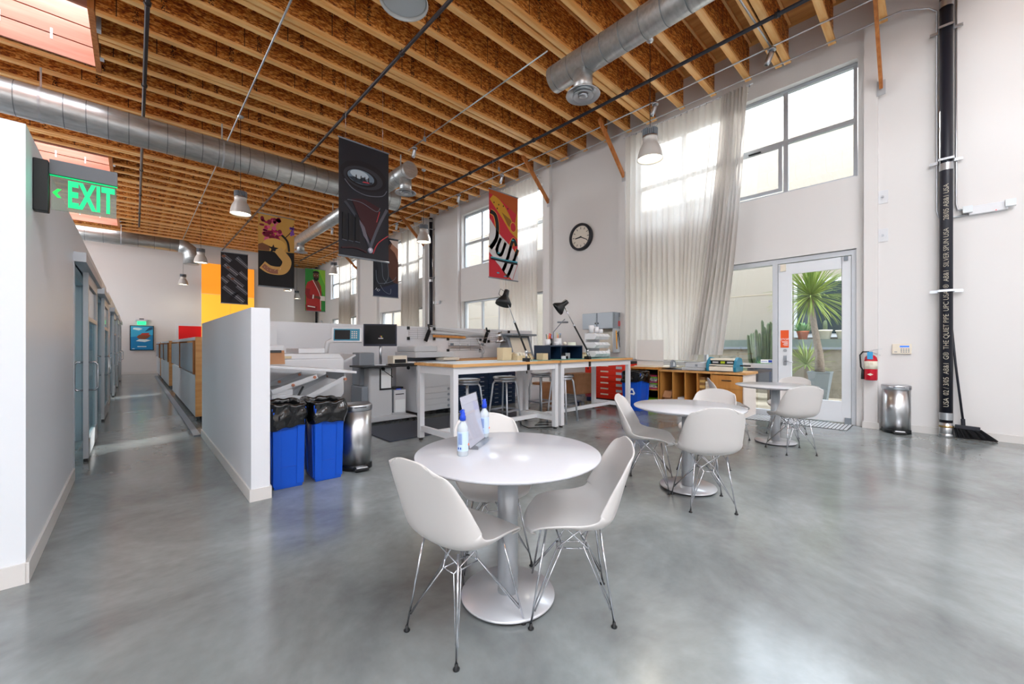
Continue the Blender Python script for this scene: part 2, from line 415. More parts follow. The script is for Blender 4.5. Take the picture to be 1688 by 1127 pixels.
# skylight wells: headers and pale lining boards with metal straps
wl_lab = ['skylight well lined with pinkish timber, nearest and highest in the photo', 'skylight well lined with pinkish timber behind the exit sign', 'farthest skylight well lined with timber, below the exit sign']
for i, a in enumerate(SKY):
    t = thing('skylight_well', wl_lab[i], 'skylight', ((a[0]+a[1])/2, (a[2]+a[3])/2, ZB), 0, 'skylight wells over the offices')
    w = (a[1]-a[0])/2; d = (a[3]-a[2])/2
    MB().box(w, w+.07, -d-.1, d+.1, 0, ZD-ZB).build('header', M_brace, t)
    MB().box(-w-.07, -w, -d-.1, d+.1, 0, ZD-ZB).build('header', M_brace, t)
    for sy in (-1, 1):
        lb = MB().box(-w, w, sy*d-.02, sy*d+.02, .04, .34).box(-w, w, sy*d-.02, sy*d+.02, .36, .66).box(-w, w, sy*d-.02, sy*d+.02, .68, 1.47).build('lining_board', M_pink, t)
        sb = MB()
        for q in (-.8, -.25, .3): sb.box(w+q-.28, w+q-.25, sy*(d-.02)-.004, sy*(d-.02)+.004, .26, .44)
        sb.build('metal_strap', M_silver, lb)
    fr = MB().box(-w-.1, w+.1, -d-.1, -d-.02, .8, 1.5).box(-w-.1, w+.1, d+.02, d+.1, .8, 1.5).box(-w-.1, -w, -d, d, .72, 1.5).box(w, w+.1, -d, d, .72, 1.5)
    fr.build('curb', M_white, t)
    hb = MB()
    for sy in (-1, 1): hb.box(w+.07, w+.12, sy*(d*.5)-.06, sy*(d*.5)+.06, -.01, .5)
    hb.build('joist_hanger', M_silver, t)
# diagonal timber braces at the pilasters
bl = {4.98: 'timber brace between the round clock and the long white curtain', 7.3: 'timber brace above the banner of black script strokes', .58: 'timber brace beside the tall black pipe, top right',
      13.8: 'far timber brace behind the black visor banner', 18.1: 'timber brace half hidden under the black visor banner', 20.3: 'dark timber brace left of the far pilaster'}
for y in bl:
    t = thing('timber_brace', bl[y], 'brace', (8.26, y, 5.2), 0, 'timber braces')
    MB().bar((-1.0, 0, .96), (0, 0, 0), .04, .11).build('brace_board', M_brace, t)
    MB().box(-.01, .0, -.05, .05, -.12, .1).build('wall_bracket', M_silver, t)

# ---- windows
wn_ = 0
def window(y0, y1, z0, z1, rail, mull, lab, vent=None, frame=M_frame):
    global wn_; wn_ += 1
    mb = MB(); X0, X1 = 8.50, 8.58; f = .05
    mb.box(X0, X1, y0, y1, z0, z0+f).box(X0, X1, y0, y1, z1-f, z1).box(X0, X1, y0, y0+f, z0+f, z1-f).box(X0, X1, y1-f, y1, z0+f, z1-f)
    for r in rail: mb.box(X0+.005, X1-.005, y0+f, y1-f, r-.035, r+.035)
    for q in mull:
        zz = [z0+f]+[r for r in rail]+[z1-f]
        for a, b in zip(zz[:-1], zz[1:]):
            lo = a+.035 if a in rail else a; hi_ = b-.035 if b in rail else b
            mb.box(X0+.005, X1-.005, q-.035, q+.035, lo, hi_)
    if vent:
        a, b, c, d = vent
        mb.box(X0-.02, X0+.0, a, b, c, c+.06).box(X0-.02, X0, a, b, d-.06, d).box(X0-.02, X0, a, a+.06, c+.06, d-.06).box(X0-.02, X0, b-.06, b, c+.06, d-.06)
        mb.use(M_black).box(X0-.05, X0-.02, (a+b)/2-.1, (a+b)/2+.1, d-.04, d-.02)
    o = mb.build('window_%d' % wn_, frame) if not mb.mats else None
    if o is None:
        mb.mats[0:0] = [frame]; 
        mb.mi = [0 if i < len(mb.mi)-6 else 1 for i in range(len(mb.mi))]; o = mb.build('window_%d' % wn_)
    o['kind'] = 'structure'
    B(8.535, 8.541, y0+f, y1-f, z0+f, z1-f).build('window_glass', M_glass, o)
    MB().box(8.385, 8.50, y0+.01, y1-.01, z0-.012, z0+.0).build('window_sill', M_white, o)
    return o
window(.88, 4.68, 3.99, 5.85, [4.93], [1.86, 2.82, 3.7], '', vent=(1.91, 2.78, 4.06, 4.9))
for b in BAYS[1:]:
    w0, w1 = b[0]+.03, b[1]-.01; L = (w1-w0)/4
    window(w0, w1, 3.99, 5.85, [4.85], [w0+L, w0+2*L, w1-L], '', vent=(w1-2*L+.03, w1-L-.03, 4.06, 4.82))
    window(w0, w1, .92, 2.82, [], [w0+L, w0+2*L+.1, w1-L], '')
# ---- entrance: glazed door with sidelight (bay one, lower opening)
dr = MB()
dr.box(8.42, 8.56, .885, .945, 0, 2.82).box(8.42, 8.56, .945, 4.69, 2.74, 2.82).box(8.42, 8.56, 1.965, 2.045, 0, 2.74).box(8.42, 8.56, 4.63, 4.69, 0, 2.74)
dr.box(8.44, 8.54, 2.045, 4.63, .86, .94).box(8.44, 8.54, 2.045, 4.63, 0, .1).box(8.44, 8.54, 3.2, 3.26, .94, 2.74).box(8.44, 8.54, 3.2, 3.26, .1, .86)
df = struct('door_1', dr, mat('door_frame_paint', '#c9ced4', .35, .2))
lf = MB().box(8.44, 8.49, .95, 1.07, .02, 2.73).box(8.44, 8.49, 1.76, 1.96, .02, 2.73).box(8.44, 8.49, 1.07, 1.76, 2.54, 2.73).box(8.44, 8.49, 1.07, 1.76, .02, .36)
lf = lf.build('door_leaf', mat('door_white', '#dfe3e8', .35), df, bevel=.003)
B(8.462, 8.468, 1.07, 1.76, .36, 2.54).build('glass_pane', M_glass, lf)
hd = MB().box(8.425, 8.44, 1.83, 1.88, .93, 1.1).cyl((8.44, 1.855, 1.0), (8.40, 1.855, 1.0), .012, 10).tube([(8.40, 1.86, 1.0), (8.398, 1.80, 1.0), (8.405, 1.73, .985)], .01, 8)
hd.cyl((8.44, 1.855, 1.19), (8.425, 1.855, 1.19), .028, 16).build('lever_handle', M_alu, lf)
MB().box(8.41, 8.44, .99, 1.04, 2.66, 2.73).box(8.41, 8.44, .95, 1.03, .0, .1).build('pivot_hinge', M_grey, lf)
MB().box(8.405, 8.44, 1.84, 1.92, 2.6, 2.72).build('door_contact', M_cream, lf)
B(8.485, 8.49, 2.045, 4.63, .94, 2.74).build('sidelight_glass', M_glass, df); B(8.485, 8.49, 2.045, 4.63, .1, .86).build('sidelight_glass', M_glass, df)
sg = MB().use(M_orange).box(8.437, 8.44, 1.80, 1.925, 1.24, 1.55)
sg.use(M_paper); text(sg, 'STOP', .052, face_mX(8.4365, 1.862, 1.385), .0006)
for i in range(6): 
    w = [.05, .045, .03, .035, .04, .03][i]; sg.box(8.4362, 8.437, 1.862-.05, 1.862-.05+2*w*.95, 1.345-i*.014, 1.351-i*.014)
tag(sg.build('stop_notice'), 'orange notice reading STOP on the glass door stile', 'sign')
sk = MB().use(M_paper).box(8.481, 8.485, 2.055, 2.25, .955, 1.02)
sk.use(mat('sticker_blue', '#2247b0', .5)).box(8.4795, 8.481, 2.065, 2.125, .965, 1.01).box(8.4795, 8.481, 2.14, 2.24, .978, .986)
tag(sk.build('window_sticker'), 'white sticker with a blue logo on the sidelight glass', 'sticker')

# ---- office block on the left (low walls with sliding glass doors)
ob = wall_x(-.6, -.425, 3.35, 11.7, 0, 2.46, [(5.66, 7.9, 0, 2.08), (8.9, 10.9, 0, 2.08)])
ob.box(-3.4, -.6, 3.35, 3.5, 0, 2.46).box(-3.4, -.6, 11.55, 11.7, 0, 2.46).box(-3.4, -3.25, 3.5, 11.55, 0, 2.46)
struct('wall_office', ob, M_wallL)
ob = wall_x(-.6, -.425, 12.5, 22.6, 0, 2.46, [(13.3, 15.3, 0, 2.08), (16.4, 18.4, 0, 2.08), (19.4, 21.4, 0, 2.08)])
ob.box(-3.4, -.6, 12.5, 12.65, 0, 2.46).box(-3.4, -.6, 22.45, 22.6, 0, 2.46).box(-3.4, -3.25, 12.65, 22.45, 0, 2.46)
struct('wall_office_far', ob, M_wallL)
struct('baseboard_office', B(-.425, -.412, 3.34, 5.62, 0, .11).box(-3.4, -.425, 3.335, 3.35, 0, .11).box(-.425, -.412, 12.5, 13.2, 0, .11), M_base)
dn = 2
for y0, y1 in ((5.66, 7.9), (8.9, 10.9), (13.3, 15.3), (16.4, 18.4), (19.4, 21.4)):
    f = MB().box(-.52, -.42, y0, y0+.04, 0, 2.08).box(-.52, -.42, y1-.04, y1, 0, 2.08).box(-.44, -.34, y0-.02, y1+.25, 2.08, 2.17)
    f = struct('door_%d' % dn, f, M_frame); dn += 1
    B(-.505, -.495, y0+.04, y1-.04, .02, 2.07).build('fixed_glass', M_frost, f)
    a, b = y0+.76, y0+.76+1.45
    lf = MB().box(-.412, -.372, a, a+.1, .03, 2.08).box(-.412, -.372, b-.1, b, .03, 2.08).box(-.412, -.372, a+.1, b-.1, 1.96, 2.08).box(-.412, -.372, a+.1, b-.1, .03, .22).box(-.412, -.372, a+.1, b-.1, 1.55, 1.6)
    lf = lf.build('sliding_leaf', M_silver, f)
    B(-.396, -.389, a+.1, b-.1, .22, 1.55).build('leaf_glass', M_frost, lf); B(-.396, -.389, a+.1, b-.1, 1.6, 1.96).build('leaf_glass', M_dglass, lf)
    h = MB()
    for sx, x0 in ((1, -.372), (-1, -.412)):
        d = sx*.07
        h.tube([(x0, a+.05, 1.09), (x0+d*.75, a+.05, 1.09), (x0+d, a+.05, 1.06), (x0+d, a+.05, .81), (x0+d*.75, a+.05, .78), (x0, a+.05, .78)], .011, 8)
    h.build('door_pull', M_chrome, lf)
    MB().box(-.41, -.375, a-.0, a+.06, .0, .03).build('floor_guide', M_black, lf)

# ---- low partition wall by the bins and behind the machines
struct('partition_wall', B(.69, .825, 3.83, 7.1, 0, 1.585), M_part)
struct('baseboard_partition', MB().box(.678, .69, 3.818, 7.1, 0, .1).box(.69, .835, 3.818, 3.83, 0, .1).box(.825, .837, 3.83, 7.1, 0, .1), M_base)
struct('partition_wall_machines', B(1.4, 7.6, 7.3, 7.42, 0, 1.665), M_part)
# rack of white boards leaning behind the partition
tag(B(1.42, 1.6, 7.0, 7.22, 0, 1.58).build('white_board_stack', M_white, bevel=.004), 'tall white foam boards standing behind the partition end', 'boards')
# cubicle units along the corridor
cl = ['nearest cubicle screen wall with two grey panels along the corridor', 'middle cubicle screen wall along the corridor', 'farthest cubicle screen wall along the corridor']
for i, (y0, y1, np_) in enumerate(((8.38, 14.0, 2), (15.4, 20.3, 2), (20.9, 24.4, 1))):
    t = thing('cubicle_screen', cl[i], 'cubicle', (.73, y0, 0), 0, 'cubicle screens')
    L = y1-y0
    B(.0, 1.6, 0, .05, .1, 1.42).build('end_panel', M_maple, t)
    B(.06, .12, .06, L, .0, .1).build('plinth', M_black, t)
    B(0, .12, .05, L, 1.37, 1.42).build('ledge', M_white, t)
    for q in range(np_):
        a = .05+(L-.05)*q/np_; b = .05+(L-.05)*(q+1)/np_
        B(.0, .1, a+.01, b-.01, .1, .78).build('lower_panel', M_lgrey, t)
        p = B(-.015, .1, a+.06, b-.02, .82, 1.33).build('fabric_panel', M_fab, t)
        B(-.03, .1, a+.0, a+.06, .8, 1.36).build('panel_frame', M_cabd, p); B(-.02, .1, b-.02, b, .8, 1.36).build('panel_frame', M_cabd, p)
tag(MB().box(.6, .68, 7.12, 22.5, 0, .02).build('floor_cable_cover', M_grey), 'long flat grey cable cover along the cubicle feet', 'cable cover')

# ================================================================== CEILING FIXTURES
def duct(name, label, pts, r, seam=.31, grp=None):
    """straight spiral duct between two points with seam rings"""
    a, b = Vector(pts[0]), Vector(pts[1]); d = (b-a); L = d.length; d.normalize()
    t = thing(name, label, 'duct', a, 0, grp)
    e = b-a
    mb = MB().use(M_galv).tube([(0, 0, 0), e], r, 32)
    sm = mb.use(M_seam); q = .1
    while q < L:
        p = d*q; sm.tube([p-d*.006, p+d*.006], r+.004, 32, True, False); q += seam
    mb.build('duct_pipe', None, t)
    q = .5
    while q < L:
        p = d*q; hg = MB(); hg.tube([p-d*.015, p+d*.015], r+.009, 28, True, False)
        z = r
        hg.box(p.x-.012, p.x+.012, p.y-.012, p.y+.012, z, ZB-a.z-.002)
        q += 2.6; hg.build('hanger_strap', M_silver, t)
    return t
duct('spiral_duct', 'large round galvanised duct crossing the hall under the joists', ((-6.9, 10.8, 5.5), (5.55, 10.8, 5.5)), .29, .28)
duct('spiral_duct', 'far round galvanised duct near the back wall', ((-3.5, 22.6, 5.62), (1.4, 22.6, 5.62)), .27, .5)
tt = thing('duct_elbow', 'galvanised elbow turning down at the end of the far duct', 'duct', (1.4, 22.6, 5.62))
MB().tube([(0, 0, 0), (.2, 0, -.02), (.36, 0, -.15), (.42, 0, -.35), (.42, 0, -.75)], .28, 24).build('elbow_pipe', M_galv, tt)
def diffuser(x, y, z, label):
    t = thing('air_diffuser', label, 'air diffuser', (x, y, z), 0, 'round air diffusers')
    MB().cyl((0, 0, .03), (0, 0, .36), .145, 24).build('neck', M_galv, t)
    c = MB().lathe([(.14, .06), (.19, .045), (.255, .0), (.262, .012), (.255, .02), (.2, .055), (.14, .075)], 36).build('outer_ring', M_alu, t)
    MB().lathe([(.055, .02), (.09, .012), (.155, -.015), (.16, -.006), (.09, .03)], 30).build('middle_cone', M_alu, t)
    MB().lathe([(0, -.02), (.05, -.018), (.075, -.005), (.07, .004), (0, .004)], 24).build('inner_cone', M_alu, t)
    MB().lathe([(0, .06), (.14, .06)], 24).build('dark_throat', M_black, t)
duct('spiral_duct', 'smaller round galvanised duct with a diffuser, top right', ((5.0, -4, 5.62), (5.0, 4.3, 5.62)), .2, .3)
duct('spiral_duct', 'smaller round galvanised duct running away behind the visor banner', ((4.95, 11.11, 5.62), (4.95, 19.5, 5.62)), .2, .45)
duct('spiral_duct', 'short galvanised branch duct right of the black visor banner', ((4.95, 8.9, 5.62), (4.95, 10.5, 5.62)), .2, .45)
diffuser(5.0, 3.72, 5.1, 'round ceiling air diffuser under the near duct end')
diffuser(4.95, 9.15, 5.1, 'round air diffuser right of the black visor banner')
diffuser(4.95, 12.3, 5.1, 'round air diffuser mostly hidden by the black visor banner')
diffuser(4.95, 17.9, 5.1, 'far round air diffuser right of the orchid banner')
def pipe(name, label, cat, pts, r, m, clamp=None, grp=None):
    t = thing(name, label, cat, pts[0], 0, grp); p0 = Vector(pts[0])
    q = [Vector(p)-p0 for p in pts]
    MB().tube(q, r, 10).build('pipe', m, t)
    if clamp:
        mb = MB(); d = q[1]-q[0]; L = d.length; d.normalize(); s = .7
        while s < L:
            p = d*s; mb.tube([p-d*.03, p+d*.03], r*1.5, 10); mb.cyl(p, p+Vector((0, 0, clamp)), .006, 6); s += 2.44
        mb.build('pipe_coupling', m, t)
pipe('sprinkler_pipe', 'black sprinkler pipe running above the right hand lamps', 'pipe', [(6.78, -4, 6.07), (6.78, 24.6, 6.07)], .03, M_blackp, .085, 'sprinkler pipes')
pipe('sprinkler_pipe', 'dark sprinkler pipe passing above the black visor banner', 'pipe', [(3.19, -2, 6.07), (3.19, 24.6, 6.07)], .028, M_pipe, .085, 'sprinkler pipes')
pipe('sprinkler_pipe', 'dark sprinkler pipe nearly upright above the corridor', 'pipe', [(.13, 2, 6.07), (.13, 22, 6.07)], .03, M_pipe, .085, 'sprinkler pipes')
pipe('steel_conduit', 'thin steel conduit carrying the left row of pendant lamps', 'conduit', [(1.6, 1, 6.13), (1.6, 24, 6.13)], .014, M_cond)
pipe('steel_conduit', 'thin steel conduit between the two smaller ducts', 'conduit', [(4.95, 4.4, 6.13), (4.95, 9, 6.13)], .013, M_cond)
pipe('steel_conduit', 'thin steel conduit carrying the small spot lights', 'conduit', [(7.53, -.3, 6.13), (7.53, 24, 6.13)], .014, M_cond)
pipe('steel_conduit', 'thin steel conduit under the joist ends along the window wall', 'conduit', [(8.1, .35, 6.13), (8.1, 24, 6.13)], .012, M_cond)
pipe('steel_conduit', 'short steel conduit bent down to a spot light above the white curtain', 'conduit', [(6.1, 1.9, 6.13), (7.2, 1.86, 6.13), (7.5, 1.84, 6.1)], .013, M_cond)
# pendant lamps
def pendant(x, y, z, label, top=6.13, lit=True):
    t = thing('pendant_lamp', label, 'pendant lamp', (x, y, z), 0, 'bell shaped pendant lamps')
    prof = [(.192, .0), (.197, .004), (.19, .02), (.182, .09), (.16, .17), (.128, .235), (.112, .26), (.108, .33), (.113, .335), (.113, .345), (.105, .345), (.1, .26), (.12, .23), (.152, .165), (.174, .09), (.184, .02)]
    MB().lathe(prof+[prof[0]], 40).build('lamp_shade', M_shade, t)
    MB().lathe([(0, .03), (.178, .03)], 32).build('lamp_glow' if lit else 'diffuser', M_glow if lit else mat('unlit_diffuser', '#b9bdc0', .5), t)
    fb = MB().cyl((0, 0, .345), (0, 0, .47), .075, 20)
    for k in range(24):
        g = 2*pi*k/24; fb.box(.07, .118, -.004, .004, .37, .48, Matrix.Rotation(g, 4, 'Z'))
    fb.build('heat_sink', M_grey, t)
    MB().lathe([(.118, .345), (.118, .365), (0, .365)], 28).build('collar', M_alu, t)
    MB().cyl((0, 0, .47), (0, 0, top-z), .005, 6).build('cord', M_black, t)
    MB().lathe([(0, top-z-.055), (.03, top-z-.05), (.06, top-z-.02), (.06, top-z), (0, top-z)], 20).build('canopy', M_alu, t)
    if not lit: return
    pl = bpy.data.lights.new('pendant_light', 'SPOT'); pl.energy = 22; pl.color = (1, .9, .75); pl.spot_size = 2.3; pl.spot_blend = .6; pl.shadow_soft_size = .15
    po = bpy.data.objects.new('pendant_light', pl); C.objects.link(po); po.location = (x, y, z+.01)
pendant(5.95, 3.12, 4.22, 'pendant lamp hanging in front of the long white curtain')
pendant(1.63, 10.1, 4.05, 'pendant lamp hanging left of the orchid banner')
pendant(1.63, 17.1, 4.08, 'pendant lamp above the striped metal banner')
pendant(1.63, 23.9, 4.1, 'pendant lamp hanging farthest down the corridor')
pendant(5.8, 9.705, 4.12, 'pendant lamp hanging just right of the black visor banner')
pendant(5.75, 16.4, 4.1, 'pendant lamp hanging over the edge of the red jacket banner')
pendant(5.75, 23.0, 4.1, 'pendant lamp mostly hidden behind the orchid banner')
pendant(7.1, 26.4, 4.1, 'small pendant lamp in the far recess beyond the back wall')
pendant(1.62, 3.02, 4.1, 'pendant lamp cut by the top edge, seen from below', lit=False)
# small spot lights
def spot(x, y, label, tilt=.4):
    t = thing('spot_light', label, 'spot light', (x, y, 6.12), 0, 'small silver spot lights')
    MB().cyl((0, 0, -.03), (0, 0, -.06), .062, 18).cyl((0, 0, 0), (0, 0, -.03), .03, 12).build('mount_plate', M_alu, t)
    M = Matrix.Translation((0, 0, -.07)) @ Matrix.Rotation(tilt, 4, 'X')
    h = MB().lathe([(0, 0), (.042, -.0), (.045, -.03), (.045, -.15), (.036, -.2), (0, -.2)], 20, M).build('spot_head', M_alu, t)
    MB().lathe([(0, -.203), (.028, -.203)], 16, M).build('lens', M_screen, t)
spot(7.53, 3.84, 'small silver spot light above the nearest pendant lamp'); spot(7.53, 1.84, 'small silver spot light top right beside the high window')
spot(7.53, 8.4, 'small silver spot light above the banner of black script strokes'); spot(7.53, 10.45, 'small silver spot light left of the banner of black script strokes')
spot(7.53, 14.6, 'small silver spot light just right of the visor banner'); spot(4.95, 8.7, 'small spot light at the open end of the far small duct')
spot(5.9, 17.025, 'small spot light above the red jacket banner', .2)
tag(MB().box(4.7, 4.76, 7.86, 7.88, 5.85, 5.95).cyl((4.73, 7.87, 5.95), (4.73, 7.87, 6.165), .004, 6).build('sensor_tag', M_grey), 'small grey tag hanging above the visor banner', 'sensor')
tag(MB().box(6.92, 6.98, 7.86, 7.88, 5.85, 5.95).cyl((6.95, 7.87, 5.95), (6.95, 7.87, 6.165), .004, 6).build('sensor_tag', M_grey), 'small grey tag hanging near the banner of black script strokes', 'sensor')

# ================================================================== BANNERS
def ell(cx, cy, rx, ry, n=28, a0=0, a1=2*pi): return [(cx+rx*cos(a0+(a1-a0)*i/(n-1 if a1-a0 < 6 else n)), cy+ry*sin(a0+(a1-a0)*i/(n-1 if a1-a0 < 6 else n))) for i in range(n)]
class Art:
    def __init__(s, M): s.mb = MB(); s.M = M; s.l = 0
    def poly(s, pts, m, h=None):
        s.l += 1; z = .0012*s.l if h is None else h
        s.mb.use(m); s.mb.prism(pts, 0.0005 if s.l > 1 else -.003, z, s.M); return s
    def stroke(s, pts, w, m, n=10):
        # smooth ribbon through control points
        P = [Vector((p[0], p[1])) for p in pts]; Q = []
        for i in range(len(P)-1):
            a = P[max(i-1, 0)]; b = P[i]; c = P[i+1]; d = P[min(i+2, len(P)-1)]
            for k in range(n):
                t = k/n; Q.append(.5*((2*b)+(c-a)*t+(2*a-5*b+4*c-d)*t*t+(-a+3*b-3*c+d)*t**3))
        Q.append(P[-1]); s.l += 1; z = .0012*s.l; s.mb.use(m)
        L = []; R = []
        for i, q in enumerate(Q):
            t = (Q[min(i+1, len(Q)-1)]-Q[max(i-1, 0)]); t = t.normalized() if t.length > 0 else Vector((1, 0)); nn = Vector((-t.y, t.x))*w/2
            L.append(q+nn); R.append(q-nn)
        for i in range(len(Q)-1):
            s.mb.prism([tuple(R[i]), tuple(R[i+1]), tuple(L[i+1]), tuple(L[i])], .0005, z, s.M)
        return s
BW, BH = .94, 2.1
def cm(name, h, r=.6): return mat('print_'+name, h, r)
def banner(x, y, z0, label, draw, W_=BW, H_=BH):
    t = thing('hanging_banner', label, 'banner', (x, y, z0), 0, 'hanging fabric banners')
    a = Art(face_mY(0, 0, 0)); draw(a, W_, H_); a.mb.build('printed_fabric', None, t)
    MB().cyl((-.01, 0, 0), (W_+.01, 0, 0), .018, 10).build('bottom_rod', M_grey, t)
    MB().cyl((-.01, 0, H_), (W_+.01, 0, H_), .014, 10).build('top_rod', M_grey, t)
    for q in (.12, W_-.12): MB().cyl((q, 0, H_), (q, 0, ZB-z0), .002, 5).build('hanging_wire', M_cond, t)
def d_visor(a, w, h):
    a.poly([(0, 0), (w, 0), (w, h), (0, h)], cm('night', '#20222b'))
    a.poly(ell(.46, 1.52, .44, .27), cm('night2', '#191a21')).poly(ell(.45, 1.49, .37, .2), cm('rim', '#33353f')).poly(ell(.42, 1.48, .29, .155), cm('rim2', '#0f1015'))
    a.poly(ell(.4, 1.49, .25, .13), cm('sky1', '#6b7f92')).poly(ell(.37, 1.53, .17, .075), cm('sky2', '#b7cad8'))
    a.poly([(.17, 1.44), (.28, 1.47), (.36, 1.44), (.44, 1.5), (.52, 1.43), (.62, 1.45), (.6, 1.4), (.45, 1.365), (.28, 1.375)], cm('ridge', '#2a3541'))
    for q in (.3, .39, .46, .53): a.poly([(q, 1.42), (q+.02, 1.42), (q+.018, 1.5), (q+.008, 1.52), (q-.002, 1.5)], cm('fig', '#141a22'))
    a.poly([(.42, 1.4), (.56, 1.41), (.53, 1.43), (.44, 1.42)], cm('redglow', '#c2414d'))
    a.stroke([(.1, 1.38), (.25, 1.24), (.5, 1.18), (.8, 1.24), (.9, 1.36)], .012, cm('line', '#6a6e7c'))
    a.poly([(.22, 1.05), (.45, 1.1), (.75, 1.0), (.7, .6), (.58, .35), (.42, .62)], cm('maroon', '#3b1a22'))
    a.stroke([(.1, .98), (.3, .75), (.45, .5), (.56, .22)], .05, cm('line2', '#3f424d')).stroke([(.9, 1.0), (.75, .7), (.63, .4), (.57, .2)], .05, cm('line3', '#555864'))
    a.poly([(.35, .72), (.46, .58), (.56, .26), (.44, .42)], cm('pale', '#6f6b79'))
    a.stroke([(.15, 1.02), (.4, 1.02), (.68, .92), (.76, 1.0)], .01, cm('line', '#6a6e7c')).stroke([(.75, .93), (.69, .72)], .012, cm('redglow', '#c2414d'))
    for q in (.06, .17, .29): a.poly([(q, .3), (q+.07, .3), (q+.07, .74), (q, .78)], cm('vent', '#14151b')).stroke([(q-.005, .29), (q+.08, .28)], .012, cm('line', '#6a6e7c'))
    a.stroke([(.62, .12), (.72, .33), (.92, .5)], .014, cm('redglow', '#c2414d')).stroke([(.04, .14), (.3, .17), (.5, .12)], .025, cm('maroon', '#3b1a22'))
    a.poly(ell(.57, .17, .045, .05), cm('knob', '#aeb0c4')).poly(ell(.565, .18, .02, .022), cm('knob2', '#e9e3ee'))
def d_orchid(a, w, h):
    a.poly([(0, 0), (w, 0), (w, h), (0, h)], cm('ochre', '#c89a4d')).poly([(0, 0), (w, 0), (w, 1.08), (0, 1.02)], cm('black', '#17181c'))
    a.stroke([(.8, 1.1), (.75, 1.4), (.55, 1.6), (.35, 1.7)], .06, cm('black', '#17181c')).stroke([(.7, 1.5), (.85, 1.7), (.92, 1.9)], .02, cm('black', '#17181c'))
    rr = random.Random(3)
    for i in range(46):
        cx = .08+rr.random()*.5; cy = 1.35+rr.random()*.7-cx*.1; a.l = 4+i % 3
        a.poly(ell(cx, cy, .03+rr.random()*.06, .03+rr.random()*.05, 9), cm('pet%d' % (i % 3), ['#b2255d', '#d9618b', '#7e1a3a'][i % 3]))
    for i in range(8): a.l = 8; a.poly(ell(.84+rr.random()*.08, 1.6+rr.random()*.22, .035, .04, 8), cm('violet', '#8450b0'))
    a.l = 10; a.poly(ell(.42, 1.23, .3, .2, 24), cm('ochre2', '#e0b25e')).poly([(0, 1.03), (.28, 1.05), (.3, 1.18), (.1, 1.25), (0, 1.2)], cm('brown', '#7d5138'))
    a.poly([(.3, 1.0), (.33, 1.1), (.26, 1.17), (.35, 1.17), (.38, 1.25), (.41, 1.17), (.52, 1.16), (.44, 1.1), (.48, 1.0), (.39, 1.06)], cm('black', '#17181c'))
    a.stroke([(.1, .62), (.3, .5), (.62, .52), (.74, .78), (.6, 1.0), (.5, 1.12)], .24, cm('sand', '#d9ab64')).stroke([(.12, .6), (.3, .47), (.5, .46)], .13, cm('brown2', '#a06a55'))
    for i in range(16): a.l = 18; a.poly(ell(.15+rr.random()*.45, .45+rr.random()*.14, .008, .008, 6), cm('speck', '#efd9b0'))
def d_bars(a, w, h):
    a.poly([(0, 0), (w, 0), (w, h), (0, h)], cm('char', '#24232a')); g = cm('bar', '#6d6e78'); g2 = cm('bar2', '#8a8b94'); rs = cm('rust', '#7d4f3f')
    for i, (cx, cy, L) in enumerate(((.2, 1.85, .35), (.75, 1.75, .55), (.35, 1.4, .6), (.8, 1.2, .4), (.5, .95, .7), (.12, .95, .3), (.75, .6, .5), (.3, .5, .55), (.6, .25, .5))):
        for q, mm in ((.17, g), (.11, cm('char', '#24232a')), (.055, g2)):
            dx = L/2*.76; dy = L/2*.65; a.l = {.17: 2, .11: 3, .055: 4}[q]
            p = [(cx-dx, cy+dy), (cx+dx, cy-dy)]; px, py = .65*q/2, .76*q/2
            pts = [(cx-dx-px, cy+dy-py), (cx+dx-px, cy-dy-py), (cx+dx+px, cy-dy+py), (cx-dx+px, cy+dy+py)]
            pts = [(min(max(u, .005), w-.005), min(max(v, .005), h-.005)) for u, v in pts]
            a.poly(pts, mm)
        if i in (0, 2, 4): a.l = 5; a.poly(ell(min(max(cx-.1, .1), .8), cy+.08, .07, .05, 8), rs)
